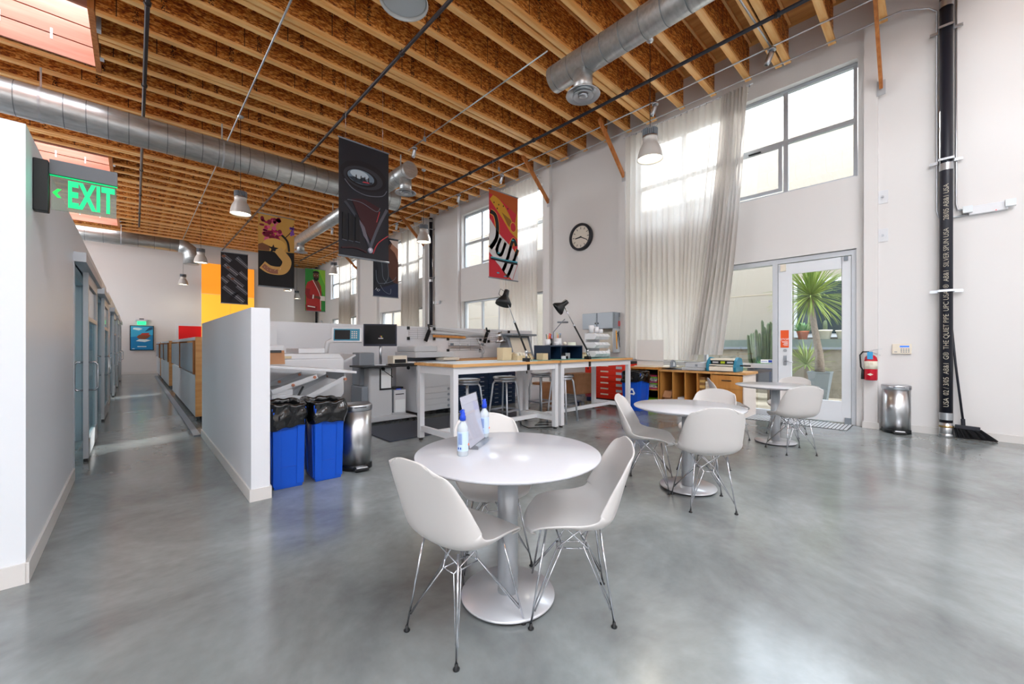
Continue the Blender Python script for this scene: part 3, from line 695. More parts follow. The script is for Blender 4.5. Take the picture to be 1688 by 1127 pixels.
def d_script(a, w, h):
    a.poly([(0, 0), (w, 0), (w, h), (0, h)], cm('crimson', '#c92c3a')).poly([(0, h), (0, h-.1), (.4, h-.2), (w, h-.45), (w, h)], cm('amber2', '#b4541f'))
    a.poly([(.02, h-.25)]+[(.02+.1*i, h-.14+.02*i-.012*i*i) for i in range(1, 9)]+[(w, h-.3), (w, 1.05), (.68, 1.2), (.4, 1.5)], cm('amber', '#cf9a2c'))
    a.poly([(.4, 1.62), (.7, 1.5), (.85, 1.2), (.6, 1.35)], cm('amberd', '#8f6420')).poly(ell(.78, 1.33, .11, .13), cm('amberl', '#dba93d')).poly(ell(.78, 1.33, .09, .11), cm('crimson', '#c92c3a'))
    for p in ((.15, 1.8), (.3, 1.78), (.45, 1.78), (.6, 1.75), (.25, 1.68)): a.poly(ell(p[0], p[1], .018, .022, 8), cm('seed', '#4a3414'))
    a.poly([(0, 1.4), (.3, 1.08), (.75, .8), (w, .62), (w, 0), (.78, 0), (.4, .22), (0, .6)], cm('label', '#d3d3d6'))
    a.poly([(0, .52), (.3, .32), (.6, .02), (0, .0)], cm('crimson', '#c92c3a')).stroke([(.93, .42), (.85, .25), (.75, .01)], .012, cm('crimson', '#c92c3a'))
    K = cm('ink', '#15191f'); O = cm('edge', '#e39a4a'); T = cm('cyan', '#3aa0b4')
    def ink(p, w_=.075): a.l = 9; a.stroke(p, w_+.035, O); a.l = 11; a.stroke(p, w_, K)
    ink([(.04, 1.56), (.18, 1.5), (.25, 1.25), (.22, .95), (.03, .68)], .1)
    ink([(.36, .98), (.24, .72), (.27, .6), (.38, .6), (.52, .9)], .085); 
    ink([(.88, .88), (.82, 1.0), (.74, .95), (.55, .45), (.38, .14), (.22, .13), (.17, .26)], .09)
    ink([(.93, .8), (.8, .5), (.62, .14), (.52, .06), (.42, .2)], .09)
    a.l = 13; a.stroke([(.04, .46), (.5, .44), (.92, .44)], .07, K); a.l = 14; a.stroke([(.04, .48), (.5, .47), (.92, .475)], .03, T)
    for p in ((.29, .61), (.27, .13), (.5, .07), (.76, 1.0)): a.l = 15; a.poly(ell(p[0], p[1], .045, .018, 10), T)
def d_planet(a, w, h):
    a.poly([(0, 0), (w, 0), (w, h), (0, h)], cm('space', '#101421')).poly([(0, 0), (w, 0), (w, .55), (0, .2)], cm('space2', '#1d2744'))
    a.poly([(.94, .5), (.94, 1.98), (.7, 2.0), (.5, 1.75), (.45, 1.3), (.55, .8), (.75, .55)], cm('planet', '#5d3326')).poly([(.94, 1.3), (.94, 1.98), (.72, 1.97), (.62, 1.75), (.8, 1.6)], cm('planet2', '#b07c63')).poly([(.94, 1.75), (.94, 2.05), (.6, 2.04), (.72, 1.9)], cm('planet3', '#e4d3cc'))
    a.poly([(.05, .3), (.2, .9), (.1, 1.5), (.35, 1.75), (.55, 1.2), (.6, .6), (.3, .35)], cm('armor', '#20242d'))
    for p in ([(.1, 1.6), (.3, 1.2), (.35, .7), (.5, .5)], [(.35, 1.6), (.52, 1.2), (.55, .7), (.4, .45)], [(.1, .9), (.12, .6), (.2, .45)], [(.2, .45), (.5, .5), (.75, .62), (.85, .75)], [(.25, .4), (.4, .2), (.62, .12), (.65, .3)]):
        a.stroke(p, .012, cm('edge2', '#7e8795'))
    a.poly([(.22, 1.32), (.33, 1.34), (.29, 1.22)], cm('rededge', '#a33943'))
    a.mb.use(cm('letters', '#c8ccd4')); text(a.mb, 'N7', .13, face_mY(.15, -.02, .22) @ Matrix.Rotation(-.5, 4, 'Z'), .0008)
def d_person(a, w, h):
    a.poly([(0, 0), (w, 0), (w, h), (0, h)], cm('green1', '#2f8a3a')).poly([(.35, h), (w, h), (w, .6)], cm('green2', '#5fae35')).poly([(.6, h), (w, h), (w, 1.3)], cm('green3', '#8cc23c'))
    R = cm('robe', '#b02a28'); R2 = cm('robe2', '#8a1d20'); SK = cm('skin', '#6d4330'); HR = cm('hair', '#17110f'); WH = cm('cream', '#e9e2dc')
    a.poly([(.04, .0), (.03, 1.2), (.1, 1.42), (.35, 1.56), (.62, 1.5), (.74, 1.25), (.76, .8), (.74, 0)], R)
    a.poly([(.4, 1.55), (.58, 1.55), (.7, 1.2), (.68, .85), (.62, 1.1)], SK).poly([(.4, 1.45), (.58, 1.45), (.58, 1.65), (.4, 1.65)], SK)
    a.poly(ell(.5, 1.78, .14, .2), SK).poly(ell(.5, 1.9, .16, .12, 20, 0, pi), HR).poly([(.36, 1.78), (.4, 1.68), (.5, 1.72), (.6, 1.68), (.645, 1.78), (.62, 1.58), (.5, 1.5), (.4, 1.57)], HR)
    for q in (.44, .56): a.poly(ell(q, 1.8, .02, .01, 8), WH).poly(ell(q, 1.835, .032, .008, 8), HR)
    a.poly([(.485, 1.8), (.515, 1.8), (.525, 1.73), (.475, 1.73)], cm('skin2', '#5c3626')).poly(ell(.5, 1.66, .04, .012, 10), cm('lip', '#7e3c36'))
    a.stroke([(.34, 1.56), (.5, 1.25), (.66, .9), (.7, .6), (.72, .1)], .02, WH)
    a.stroke([(.12, 1.1), (.1, .85), (.2, .7), (.38, .72)], .2, R2).poly([(.32, .62), (.38, .62), (.4, .82), (.34, .82)], WH).stroke([(.42, .72), (.6, .7), (.7, .66)], .12, SK)
    for q in range(4): a.l = 22; a.stroke([(.6, .74-.035*q), (.7, .73-.035*q)], .03, SK, 3)
    a.poly([(.7, .55), (.92, .55), (.92, .78), (.7, .78)], WH).poly([(.0, .3), (.55, .25), (.52, .05), (.04, .08)], R2).stroke([(.1, .24), (.45, .2)], .05, WH)
banner(2.63, 7.265, 2.88, 'tall black banner showing an oval pale visor, the nearest banner', d_visor)
banner(2.58, 13.365, 3.0, 'ochre banner with pink blossom and a curled sand shape on black', d_orchid)
banner(2.56, 20.075, 3.03, 'dark banner with grey diagonal metal bars in front of the orange wall', d_bars)
banner(6.1, 7.265, 2.9, 'red, amber and white banner with thick black script strokes', d_script)
banner(6.0, 13.365, 3.0, 'dark blue banner showing a brown planet behind dark armour shapes', d_planet)
banner(6.1, 21.295, 3.0, 'green banner showing a bearded person in a red robe holding a white mug', d_person)

# ================================================================== WALL THINGS
# exit sign on the office wall
t = thing('exit_sign', 'green EXIT sign with a left chevron on the near office wall', 'exit sign', (-.425, 3.6, 2.05))
MB().prism([(-.06, 0), (-.06, .3), (.0, .3), (.02, .26), (.02, .04), (0, 0)], 0, .06, Matrix(((0, 0, 1, 0), (1, 0, 0, 0), (0, 1, 0, 0), (0, 0, 0, 1)))).build('wall_mount', M_black, t, bevel=.005)
B(.06, .345, -.025, .025, .235, .32).build('housing', mat('exit_housing', '#5f6368', .4, .4), t)
p = B(.065, .34, -.004, .004, .03, .235).build('acrylic_panel', pane_mat('exit_acrylic', (.38, .48, .36), .12, .03), t)
xm = MB(); text(xm, 'EXIT', .215, face_mY(.23, -.0055, .127), .001, sx=.43, sp=1.08, off=.008)
xm.build('lettering', M_exitg, p)
MB().prism([(.07, .13), (.09, .156), (.106, .156), (.088, .13), (.106, .104), (.09, .104)], .005, .0065, face_mY(0, 0, 0)).build('chevron', mat('chevron_green', '#10e050', .5, emit=.9), p)
MB().box(.06, .345, -.006, .006, .229, .236).build('light_edge', M_exitg, p)
area('exit_glow', (-.2, 3.57, 2.2), (-pi/2, 0, 0), .25, .15, .35, (.1, 1, .6))
# exit sign and pictures on the back wall
t = thing('exit_sign', 'small glowing green exit sign above the blue poster on the back wall', 'exit sign', (.23, 24.75, 2.25))
B(-.2, .2, -.1, .05, .14, .22).build('housing', M_alu, t); B(-.08, .08, -.06, .0, .22, .26).build('wall_mount', M_black, t)
xm = MB(); text(xm, 'EXIT', .15, face_mY(0, -.055, .05), .002, sx=.8); xm.build('lettering', M_exitg, t); B(-.15, .15, -.05, -.045, -.03, .14).build('acrylic_panel', mat('exit_panel_lit', '#4dffb8', .5, emit=.5), t)
t = thing('framed_poster', 'black framed blue sea poster at the end of the corridor', 'poster', (-.16, 24.8, 1.07))
B(0, .8, -.06, 0, 0, 1.12).build('frame', M_black, t)
a = Art(face_mY(0, -.0615, 0)); a.poly([(.03, .03), (.77, .03), (.77, 1.09), (.03, 1.09)], cm('sea1', '#1a86c2')).poly([(.03, .6), (.77, .7), (.77, 1.09), (.03, 1.09)], cm('sea2', '#3fb2dc'))
a.poly([(.1, .95), (.3, .9), (.42, .98), (.3, 1.02), (.12, 1.02)], cm('foam', '#d8f0f4')).poly([(.5, .85), (.76, .95), (.76, 1.08), (.65, 1.05)], cm('hill', '#24537a')).poly([(.2, .42), (.5, .38), (.7, .46), (.55, .5), (.3, .5)], cm('foam', '#d8f0f4'))
a.poly([(.22, .6), (.3, .52), (.5, .5), (.62, .58), (.7, .7), (.5, .76), (.3, .7)], cm('rock', '#8c5238')).poly([(.34, .7), (.6, .68), (.66, .8), (.4, .78)], cm('rock2', '#b8443a'))
a.poly([(.25, .15), (.55, .15), (.55, .19), (.25, .19)], cm('foam', '#d8f0f4')).poly([(.08, .06), (.16, .06), (.16, .09), (.08, .09)], cm('foam', '#d8f0f4'))
a.mb.build('print', None, t)
t = thing('framed_picture', 'white framed plain red picture on the back wall', 'picture', (1.42, 24.8, .9))
B(0, 1.6, -.05, 0, 0, 1.45).build('frame', M_white, t); B(.1, 1.5, -.055, -.05, .1, 1.33).build('print', cm('flatred', '#f0151a'), t)
t = thing('orange_panel_wall', 'orange panel wall behind the bars banner, lit look given by emission', 'panel wall', (2.38, 24.7, 1.5))
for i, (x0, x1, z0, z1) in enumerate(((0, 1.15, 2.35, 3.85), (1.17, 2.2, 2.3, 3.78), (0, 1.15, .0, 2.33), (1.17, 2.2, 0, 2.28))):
    B(x0, x1, -.05, .0, z0, z1).build('panel', mat('orange_panel%d' % (i//2), ['#ff9c2a', '#ffbf3c'][i//2], .5, emit=.55), t)  # lit look put in as emission; the panels are no lamp
MB().box(0, 2.2, 0, .06, -1.5, 3.8).build('backing', M_white, t)
# clock
t = thing('wall_clock', 'round black wall clock between the banner and the long curtain', 'clock', (XW, 6.26, 4.06))
R90 = Matrix.Rotation(-pi/2, 4, 'Y')
MB().lathe([(.34, 0), (.35, .05), (.345, .1), (.3, .115), (.285, .1), (.285, .0)], 48, R90).build('case', mat('clock_case', '#23252d', .35), t)
MB().lathe([(0, .06), (.288, .06)], 48, R90).build('dial', mat('clock_dial', '#e6dfd2', .5), t)
tk = MB()
for k in range(12):
    tk.box(.2, .255, -.007, .007, .0605, .063, Matrix.Rotation(-pi/2, 4, 'Y') @ Matrix.Rotation(k*pi/6, 4, 'Z'))
tk.build('hour_marks', M_black, t)
F = face_mX(-.066, 0, 0)
MB().prism([(-.01, -.01), (.01, .01), (.2, -.09), (.19, -.105)], 0, .003, F).build('minute_hand', M_black, t)
MB().prism([(.03, .02), (.03, -.02), (-.17, -.035), (-.17, -.01)], .004, .007, F).prism(ell(0, 0, .022, .022, 14), .004, .01, F).build('hour_hand', M_black, t)

# tall pipe with printed text, right wall
PT = 'USA  02 / 3/05  AB&1  G®  THE QUIET PIPE  UPC USA  ®  AB&1  SILVER SPUN USA'
def drain(y, label, x=8.265, printed=True):
    t = thing('drain_pipe', label, 'pipe', (x, y, 0)); r = .066
    MB().cyl((0, 0, .2), (0, 0, 6.16), r, 24).build('pipe', M_blackp, t)
    MB().cyl((0, 0, .0), (0, 0, .2), r*1.08, 24).lathe([(.0, .0), (.078, .0), (.078, .03), (.074, .05), (0, .05)], 24).build('floor_fitting', M_steel, t)
    MB().lathe([(r*1.0, .13), (r*1.12, .135), (r*1.12, .16), (r, .165)], 24).build('brass_clamp', mat('brass', '#b39a6a', .3, .8), t)
    for z in (.24, 3.72, 6.0):
        MB().cyl((0, 0, z), (0, 0, z+.1), r*1.07, 24, cap=False).build('band_clamp', M_cond, t)
    for z in (2.04, 3.87, 5.72):
        MB().box(.055, .072, -.16, .16, z-.02, z+.02).box(-.075, .05, -r-.012, -r+.0, z-.015, z+.015).box(-.075, .05, r, r+.012, z-.015, z+.015).box(-.08, -.068, -r-.012, r+.012, z-.015, z+.015).build('strut_bracket', M_cond, t)
    if printed:
        mb = MB(); M = face_mX(-r-.0015, 0, 0) @ Matrix.Rotation(pi/2, 4, 'Z')
        text(mb, PT, .075, Matrix.Translation((0, 0, .42)) @ M, .0006, 'LEFT', sx=.93)
        text(mb, '28/05 AB&1 USA', .075, Matrix.Translation((0, 0, 3.02)) @ M, .0006, 'LEFT', sx=.95)
        # wrap lettering around the round pipe
        bm = bmesh.new(); vv_ = [bm.verts.new(v) for v in mb.v]
        for f_ in mb.f:
            try: bm.faces.new([vv_[i] for i in f_])
            except ValueError: pass
        bmesh.ops.triangulate(bm, faces=bm.faces)
        for _ in range(4): bmesh.ops.subdivide_edges(bm, edges=[e for e in bm.edges if abs(e.verts[0].co.y-e.verts[1].co.y) > .008], cuts=1, use_grid_fill=False); bmesh.ops.triangulate(bm, faces=bm.faces)
        bm.verts.index_update()
        mb.v = [tuple(v.co) for v in bm.verts]; mb.f = [tuple(v.index for v in f_.verts) for f_ in bm.faces]; mb.mi = [0]*len(mb.f); mb.sm = [False]*len(mb.f); bm.free()
        mb.v = [(-sqrt(max((r+.0012)**2-min(abs(v[1]), r)**2, 0)), v[1], v[2]) for v in mb.v]
        mb.build('printed_text', mat('pipe_print', '#a9a394', .6), t)
drain(-.09, 'tall black drain pipe printed with white lettering on the right wall')
drain(13.3, 'distant black drain pipe between two window bays', printed=False)
drain(26.6, 'farthest black drain pipe behind the red jacket banner', printed=False)
pipe('steel_conduit', 'upright steel conduit left of the tall drain pipe', 'conduit', [(8.1, .35, 6.13), (8.32, .08, 6.13), (8.355, .0, 6.05), (8.355, 0, 3.2), (8.355, -.02, 3.1), (8.355, -.1, 3.07), (8.355, -.3, 3.08)], .012, M_cond)
pipe('steel_conduit', 'upright steel conduit right of the tall drain pipe', 'conduit', [(8.355, -.185, 6.5), (8.355, -.185, 3.25), (8.355, -.2, 3.17), (8.355, -.28, 3.14)], .012, M_cond)
def emlight(y, z, s, label):
    t = thing('emergency_light', label, 'emergency light', (XW, y, z))
    MB().cbox((-.03*s, -.18*s, 0), (.06*s, .34*s, .12*s)).build('housing', M_white, t, bevel=.01)
    for q in (0, -.37): MB().cbox((-.07*s, (q+.0)*s, .02), (.05*s, .09*s, .09*s)).build('lamp_head', mat('prism_lens', '#dfe6ea', .15), t)
    MB().cyl((-.061*s, -.25*s, -.045*s), (-.065*s, -.25*s, -.045*s), .006, 8).build('red_led', mat('led_red', '#ff2020', .5, emit=2), t)
emlight(-.29, 3.12, 1, 'white emergency light beside the tall drain pipe')
emlight(13.15, 2.9, 1, 'small white emergency light on the distant drain pipe')
emlight(26.2, 2.75, 1, 'tiny emergency light on the farthest wall')
for z, lb in ((3.56, 'upper blank wall plate above the fire extinguisher'), (2.97, 'lower blank wall plate above the fire extinguisher')):
    t = thing('wall_plate', lb, 'wall plate', (XW, .57, z)); B(-.012, 0, -.06, .06, -.1, .1).build('plate', M_white, t, bevel=.003); MB().cyl((-.012, 0, 0), (-.04, 0, 0), .015, 12).build('camera_knob', M_alu, t)
# alarm panel
t = thing('alarm_keypad', 'cream alarm keypad with a blue display on the right wall', 'keypad', (XW, .36, 1.225))
B(-.035, 0, -.105, .105, -.075, .075).build('housing', M_cream, t, bevel=.006)
B(-.0375, -.035, -.08, .02, .025, .048).build('display', mat('lcd', '#2f6fe0', .3, emit=.6), t)
kb = MB()
for i in range(4):
    for j in range(3): kb.box(-.038, -.035, .012-i*.026-.016, .012-i*.026, -.052+j*.022, -.04+j*.022)
kb.box(-.038, -.035, .05, .08, -.05, -.04)
kb.build('buttons', M_grey, t)
# fire extinguisher
t = thing('fire_extinguisher', 'red fire extinguisher hanging on the wall strip by the door', 'fire extinguisher', (8.165, .69, .75))
MB().lathe([(0, 0), (.07, 0), (.078, .01), (.078, .3), (.07, .345), (.045, .375), (.022, .385), (.022, .41), (0, .41)], 28).build('cylinder', mat('extinguisher_red', '#c3102a', .25), t)
MB().lathe([(.0785, .17), (.0795, .17), (.0795, .29), (.0785, .29)], 28).build('paper_label', mat('ext_label', '#e6e0cf', .5), t)
lg = MB()
for k in range(3): lg.box(-.083, -.08, -.03+.02*k, -.018+.02*k, .24, .27)
lg.prism([(0, -.02), (.035, 0), (0, .02), (-.035, 0)], 0, .002, face_mX(-.08, 0, .09)); lg.build('label_marks', M_cream, t)
MB().box(-.02, .02, -.018, .018, .41, .45).bar((0, 0, .455), (-.02, -.13, .475), .02, .008).bar((0, 0, .43), (-.05, -.11, .38), .02, .006).build('valve_handle', M_steel, t)
MB().tube([(0, .02, .43), (-.01, .09, .43), (-.01, .125, .38), (-.01, .115, .2), (-.005, .095, .15)], .011, 8).cyl((-.005, .093, .16), (-.005, .093, .01), .016, 12, .022).build('hose', M_black, t)
MB().box(-.085, -.082, -.03, .035, .32, .43).build('inspection_tag', mat('tag_blue', '#3f9fd6', .5), t)
MB().box(.075, .095, -.02, .02, .1, .42).build('wall_hook', M_steel, t)

# ================================================================== CHAIRS AND ROUND TABLES
def spl(P, t):
    n = len(P)-1; x = min(t*n, n-1e-6); i = int(x); f = x-i
    a, b, c, d = P[max(i-1, 0)], P[i], P[i+1], P[min(i+2, n)]
    return tuple(.5*((2*b[k])+(c[k]-a[k])*f+(2*a[k]-5*b[k]+4*c[k]-d[k])*f*f+(-a[k]+3*b[k]-3*c[k]+d[k])*f**3) for k in range(len(a)))
# (x, z, half width, edge lift)
SH = [(.236, .402, .150, .0), (.222, .423, .186, .006), (.16, .437, .212, .022), (.06, .434, .226, .042), (-.04, .424, .235, .062), (-.12, .428, .238, .085), (-.178, .462, .236, .1),
      (-.208, .525, .232, .098), (-.228, .60, .226, .08), (-.246, .67, .217, .058), (-.262, .735, .203, .038), (-.274, .79, .18, .022), (-.278, .815, .14, .012)]
def shell(u, v):
    v = v*2-1; x, z, w, e = spl(SH, u); x2, z2, _, _ = spl(SH, min(u+.01, 1)); x1, z1, _, _ = spl(SH, max(u-.01, 0))
    tx, tz = x2-x1, z2-z1; L = sqrt(tx*tx+tz*tz); nx, nz = tz/L, -tx/L          # inward normal: up on the seat, forward on the back
    a = abs(v)**2.3; k = e*a
    vv = sin(v*pi/2*.92)/sin(pi/2*.92)
    # softly rounded front and top corners
    cr = max(0, (abs(vv)-.55)/.45)**2*.035
    if u > .82: z -= .05*abs(vv)**4*((u-.82)/.18)**1.5
    if u < .2: x -= .062*abs(vv)**3.5*((.2-u)/.2)**1.3
    return (x+nx*k, w*vv, z+nz*k)
def make_chair(name, label):
    t = thing(name, label, 'chair', (0, 0, 0), 0, 'white shell chairs')
    MB().grid(shell, 44, 20).build('seat_shell', M_chair, t, solid=.009, bevel=0, sub=1)
    F4 = [(.2, .2), (.2, -.2), (-.175, .165), (-.175, -.165)]
    T4 = [(.13, .125), (.13, -.125), (-.12, .115), (-.12, -.115)]
    for (fx, fy), (tx, ty) in zip(F4, T4):
        sx = 1 if fx > 0 else -1; sy = 1 if fy > 0 else -1
        a = Vector((fx, fy, .02)); top = Vector((tx, ty, .415)); low = a+(top-a)*.16
        mb = MB().tube([a, top], .005, 8)
        mb.tube([low+Vector((0, -sy*.006, 0)), (sx*.075, sy*.035, .285), (-sx*.03, sy*.11, .41)], .0037, 6)
        mb.tube([low+Vector((-sx*.006, 0, -.012)), (sx*.05, sy*.055, .305), (sx*.105, -sy*.05, .41)], .0037, 6)
        g = mb.build('leg', M_chrome, t)
        MB().lathe([(0, 0), (.013, 0), (.014, .005), (.007, .011), (.007, .024), (0, .024)], 14, Matrix.Translation((fx, fy, 0))).build('foot_glide', M_black, g)
    MB().tube([(.075, .035, .285), (-.075, .035, .285)], .0037, 6).tube([(.075, -.035, .285), (-.075, -.035, .285)], .0037, 6).tube([(.075, .035, .285), (.075, -.035, .285)], .0037, 6).tube([(-.075, .035, .285), (-.075, -.035, .285)], .0037, 6).build('wire_frame', M_chrome, t)
    return t
chairs = [(1.075, 1.475, 6, 'white shell chair with its back to the left, nearest of all chairs'),
          (1.577, 1.24, 133, 'white shell chair on the right side of the nearest round table'),
          (1.60, 1.88, -121, 'white shell chair on the far side of the nearest table, behind the spray bottle'),
          (3.44, 1.83, -69, 'white shell chair left of the middle table, seen from its side'),
          (3.33, 1.275, 40, 'pinkish lit shell chair seen from behind at the middle round table'),
          (4.25, 1.62, 178, 'white shell chair on the far side of the middle round table'),
          (6.1, 2.0, -62, 'white shell chair left of the farthest round table, seen from its side'),
          (5.75, 1.19, 42, 'pale shell chair seen from behind at the farthest round table'),
          (6.85, 1.47, 172, 'cream lit shell chair just in front of the glass door')]
ch0 = make_chair('shell_chair', chairs[0][3])
for i, (x, y, a, lb) in enumerate(chairs):
    if i == 0: ch0.location = (x, y, 0); ch0.rotation_euler = (0, 0, rad(a))
    else: dup(ch0, (x, y, 0), rad(a), lb)
def round_table(x, y, label, h=.732, r=.465):
    t = thing('round_table', label, 'table', (x, y, 0), 0, 'round pedestal tables')
    MB().lathe([(0, h-.03), (r-.05, h-.03), (r-.004, h-.012), (r, h-.008), (r, h-.002), (r-.003, h), (0, h)], 72).build('tabletop', M_table, t)
    MB().lathe([(0, h-.045), (.16, h-.045), (.16, h-.031), (0, h-.031)], 32).build('mounting_plate', M_silver, t)
    MB().cyl((0, 0, .028), (0, 0, h-.045), .052, 32).build('column', M_silver, t)
    bs = MB().lathe([(0, .012), (.235, .012), (.238, .018), (.235, .024), (0, .028)], 64).build('base_disc', mat('base_satin', '#d3d5da', .26, .45), t)
    MB().lathe([(0, 0), (.222, 0), (.226, .011), (0, .0115)], 48).build('rubber_ring', M_black, bs)
    return t
round_table(1.385, 1.50, 'nearest white round pedestal table with bottles and a sign holder on it')
round_table(3.61, 1.53, 'middle white round pedestal table with an empty top')
round_table(6.15, 1.46, 'farthest white round pedestal table reflecting the glass door', .755)
# table-top things
def bottle(x, y, label, z=.732, sprayer=True):
    t = thing('spray_bottle', label, 'bottle', (x, y, z), .4)
    MB().lathe([(0, 0), (.024, 0), (.027, .004), (.027, .13), (.025, .145), (.012, .165), (.012, .172), (0, .172)], 24).build('bottle_body', mat('bottle_clear', '#dfe9f2', .08, trans=.35), t)
    lb = MB().use(mat('label_blue', '#bcd0ea', .4)).lathe([(.0275, .025), (.0275, .12)], 24)
    lb.use(mat('label_navy', '#3a62b8', .5))
    for k in range(9): lb.box(-.0285, -.0275, -.012, .008, .108-.006*k, .110-.006*k)
    lb.box(-.0285, -.0275, .004, .010, .035, .045).box(-.0285, -.0275, -.008, -.001, .035, .045)
    lb.use(mat('label_coral', '#f2875f', .5)).box(.004, .014, -.0285, -.0265, .05, .06)
    lb.build('bottle_label', None, t)
    c = MB().lathe([(0, .172), (.0155, .172), (.0155, .192), (.012, .197), (.012, .208), (.009, .212), (.009, .225), (0, .225)], 18).box(-.02, .006, -.005, .005, .212, .222)
    c.build('spray_cap', mat('cap_blue', '#1544c4', .3), t)
bottle(1.175, 1.60, 'clear spray bottle with blue cap, left of the sign holder')
bottle(1.505, 1.835, 'spray bottle mostly hidden behind the table sign holder')
t = thing('sign_holder', 'clear acrylic sign holder with a white sheet on the nearest table', 'sign holder', (1.385, 1.735, .732), rad(34))
MB().box(-.14, .14, -.04, .045, 0, .004).build('foot', M_clear, t)
Msl = Matrix.Translation((0, 0, .004)) @ Matrix.Rotation(rad(-12), 4, 'X')
MB().box(-.14, .14, .002, .005, 0, .275, Msl).build('front_pane', M_clear, t)
sh = MB().use(mat('sheet', '#e8e2ea', .5)).box(-.135, .135, .006, .0075, .002, .27, Msl)
sh.build('paper_sheet', None, t)

# ================================================================== WORKBENCHES AND STOOLS
BH_ = 1.045
def bench(x0, x1, label):
    y0, y1 = 4.0, 4.85; t = thing('workbench', label, 'workbench', (x0, y0, 0), 0, 'white steel workbenches'); L = x1-x0; D = y1-y0
    B(-.03, L+.03 if x1 > 5 else L+.0, -.03, D+.03, BH_-.035, BH_).build('wood_top', M_maple, t)
    for ex in (0, L-.07):
        for ey in (0, D-.07):
            g = B(ex, ex+.07, ey, ey+.07, .03, BH_-.035).build('leg', M_white, t)
            MB().lathe([(0, 0), (.028, 0), (.03, .012), (.012, .018), (.012, .035), (0, .035)], 16, Matrix.Translation((ex+.035, ey+.035, 0))).build('levelling_foot', M_black, g)
        B(ex+.01, ex+.06, .07, D-.07, .12, .19).build('end_rail', M_white, t)
        B(ex+.005, ex+.065, .07, D-.07, BH_-.135, BH_-.036).build('end_apron', M_white, t)
    B(.07, L-.07, .005, .05, BH_-.125, BH_-.036).build('apron', M_white, t); B(.07, L-.07, D-.05, D-.005, BH_-.125, BH_-.036).build('apron', M_white, t)
    B(.06, L-.06, D/2-.03, D/2+.02, .125, .185).build('stretcher', M_white, t)
bench(2.80, 4.75, 'white steel workbench with a pale drafting sheet, left one of the two')
bench(4.82, 6.87, 'white steel workbench with navy shelf and parts bins, right one of the two')
tag(MB().box(2.84, 4.3, 4.02, 4.84, BH_+.0005, BH_+.004).build('drafting_sheet', mat('sheet_blue', '#dfeef4', .35)), 'pale blue white cutting sheet covering the left workbench', 'sheet')
tag(MB().box(4.35, 4.72, 4.1, 4.84, BH_+.0005, BH_+.004).box(4.86, 6.8, 4.05, 4.84, BH_+.0005, BH_+.004).build('cutting_mat', mat('mat_green', '#6aa79c', .5)) , 'green cutting mat under the bins on the right workbench', 'cutting mat')
def stool(x, y, rz, label, h=.79):
    t = thing('metal_stool', label, 'stool', (x, y, 0), rz, 'brushed aluminium stools')
    MB().lathe([(0, h-.012), (.12, h-.008), (.17, h), (.185, h-.006), (.187, h-.03), (.17, h-.045), (0, h-.05)], 40).build('seat', M_alu, t)
    MB().lathe([(.14, h-.085), (.165, h-.085), (.168, h-.052), (.14, h-.052), (.14, h-.085)], 32).build('swivel_ring', M_alu, t)
    for a in (45, 135, 225, 315):
        c, s_ = cos(rad(a)), sin(rad(a)); P = [(.13*c, .13*s_, h-.075), (.165*c, .165*s_, h-.085), (.185*c, .185*s_, h-.12), (.235*c, .235*s_, .3), (.262*c, .262*s_, .01)]
        g = MB().tube(P, .0155, 10).build('leg', M_alu, t)
        MB().cyl((.262*c, .262*s_, 0), (.262*c, .262*s_, .02), .018, 12).build('foot_cap', M_grey, g)
    rg = MB(); q = [(.236*cos(rad(a)), .236*sin(rad(a)), .26) for a in (45, 135, 225, 315)]
    for i in range(4): rg.bar(q[i], q[(i+1) % 4], .012, .028)
    rg.build('foot_rail', M_alu, t)
stool(3.55, 4.72, .1, 'aluminium stool at the left end of the benches, half behind the table sign')
stool(4.27, 4.70, .2, 'aluminium stool under the left bench beside the white mid leg')
stool(5.42, 4.98, 0.0, 'aluminium stool behind the right bench, left of the double bench legs')
stool(5.25, 4.33, .15, 'aluminium stool just right of the double bench legs')

# ---- clamp-on drafting lamps
def task_lamp(x, y, label, elbow, head, shade_dir, black=True, sc=1.0, z=BH_):
    t = thing('drafting_lamp', label, 'lamp', (x, y, z), 0)
    m1 = M_black if black else M_alu
    MB().box(-.03, .03, -.045, .05, .0, .05).box(-.02, .02, -.055, -.035, -.11, .0).box(-.02, .02, -.05, .02, -.12, -.105).cyl((0, -.01, -.11), (0, -.01, -.17), .008, 8).build('clamp', m1, t)
    MB().cyl((0, 0, .05), (0, 0, .12), .016, 12).sphere((0, 0, .14), .028).build('pivot', M_alu, t)
    b = Vector((0, 0, .14)); e = Vector(elbow); h = Vector(head)
    n = Vector((.7, .7, 0))*.012
    MB().tube([b, e], .014, 8).build('lower_arm', m1, t)
    MB().tube([e+n, h+n], .006, 8).tube([e-n, h-n], .006, 8).build('upper_arm', M_chrome, t)
    MB().sphere(e, .02).sphere(h, .022).build('joint', M_alu, t)
    d = Vector(shade_dir).normalized(); q = d.to_track_quat('-Z', 'Y').to_matrix().to_4x4(); M = Matrix.Translation(h) @ q
    r = .115*sc
    MB().lathe([(0, .09), (.036, .09), (.04, .03), (.045, .0), (.075, -.04), (r, -.10), (r+.002, -.135), (r-.004, -.135), (.07, -.04), (.0, -.0)], 32, M).build('lamp_shade', m1, t)
    MB().lathe([(0, .091), (.033, .091), (.03, .098), (0, .1)], 16, M).build('shade_cap', M_alu, t)
    MB().tube([M @ Vector((.03, .02, .07)), M @ Vector((.09, .05, .1)), M @ Vector((.1, .05, .02)), h+Vector((.01, .01, -.06))], .004, 6).tube([b, (.06, .02, .1), (.1, 0, .02), (.03, -.04, -.03)], .004, 6).build('cable', M_black, t)
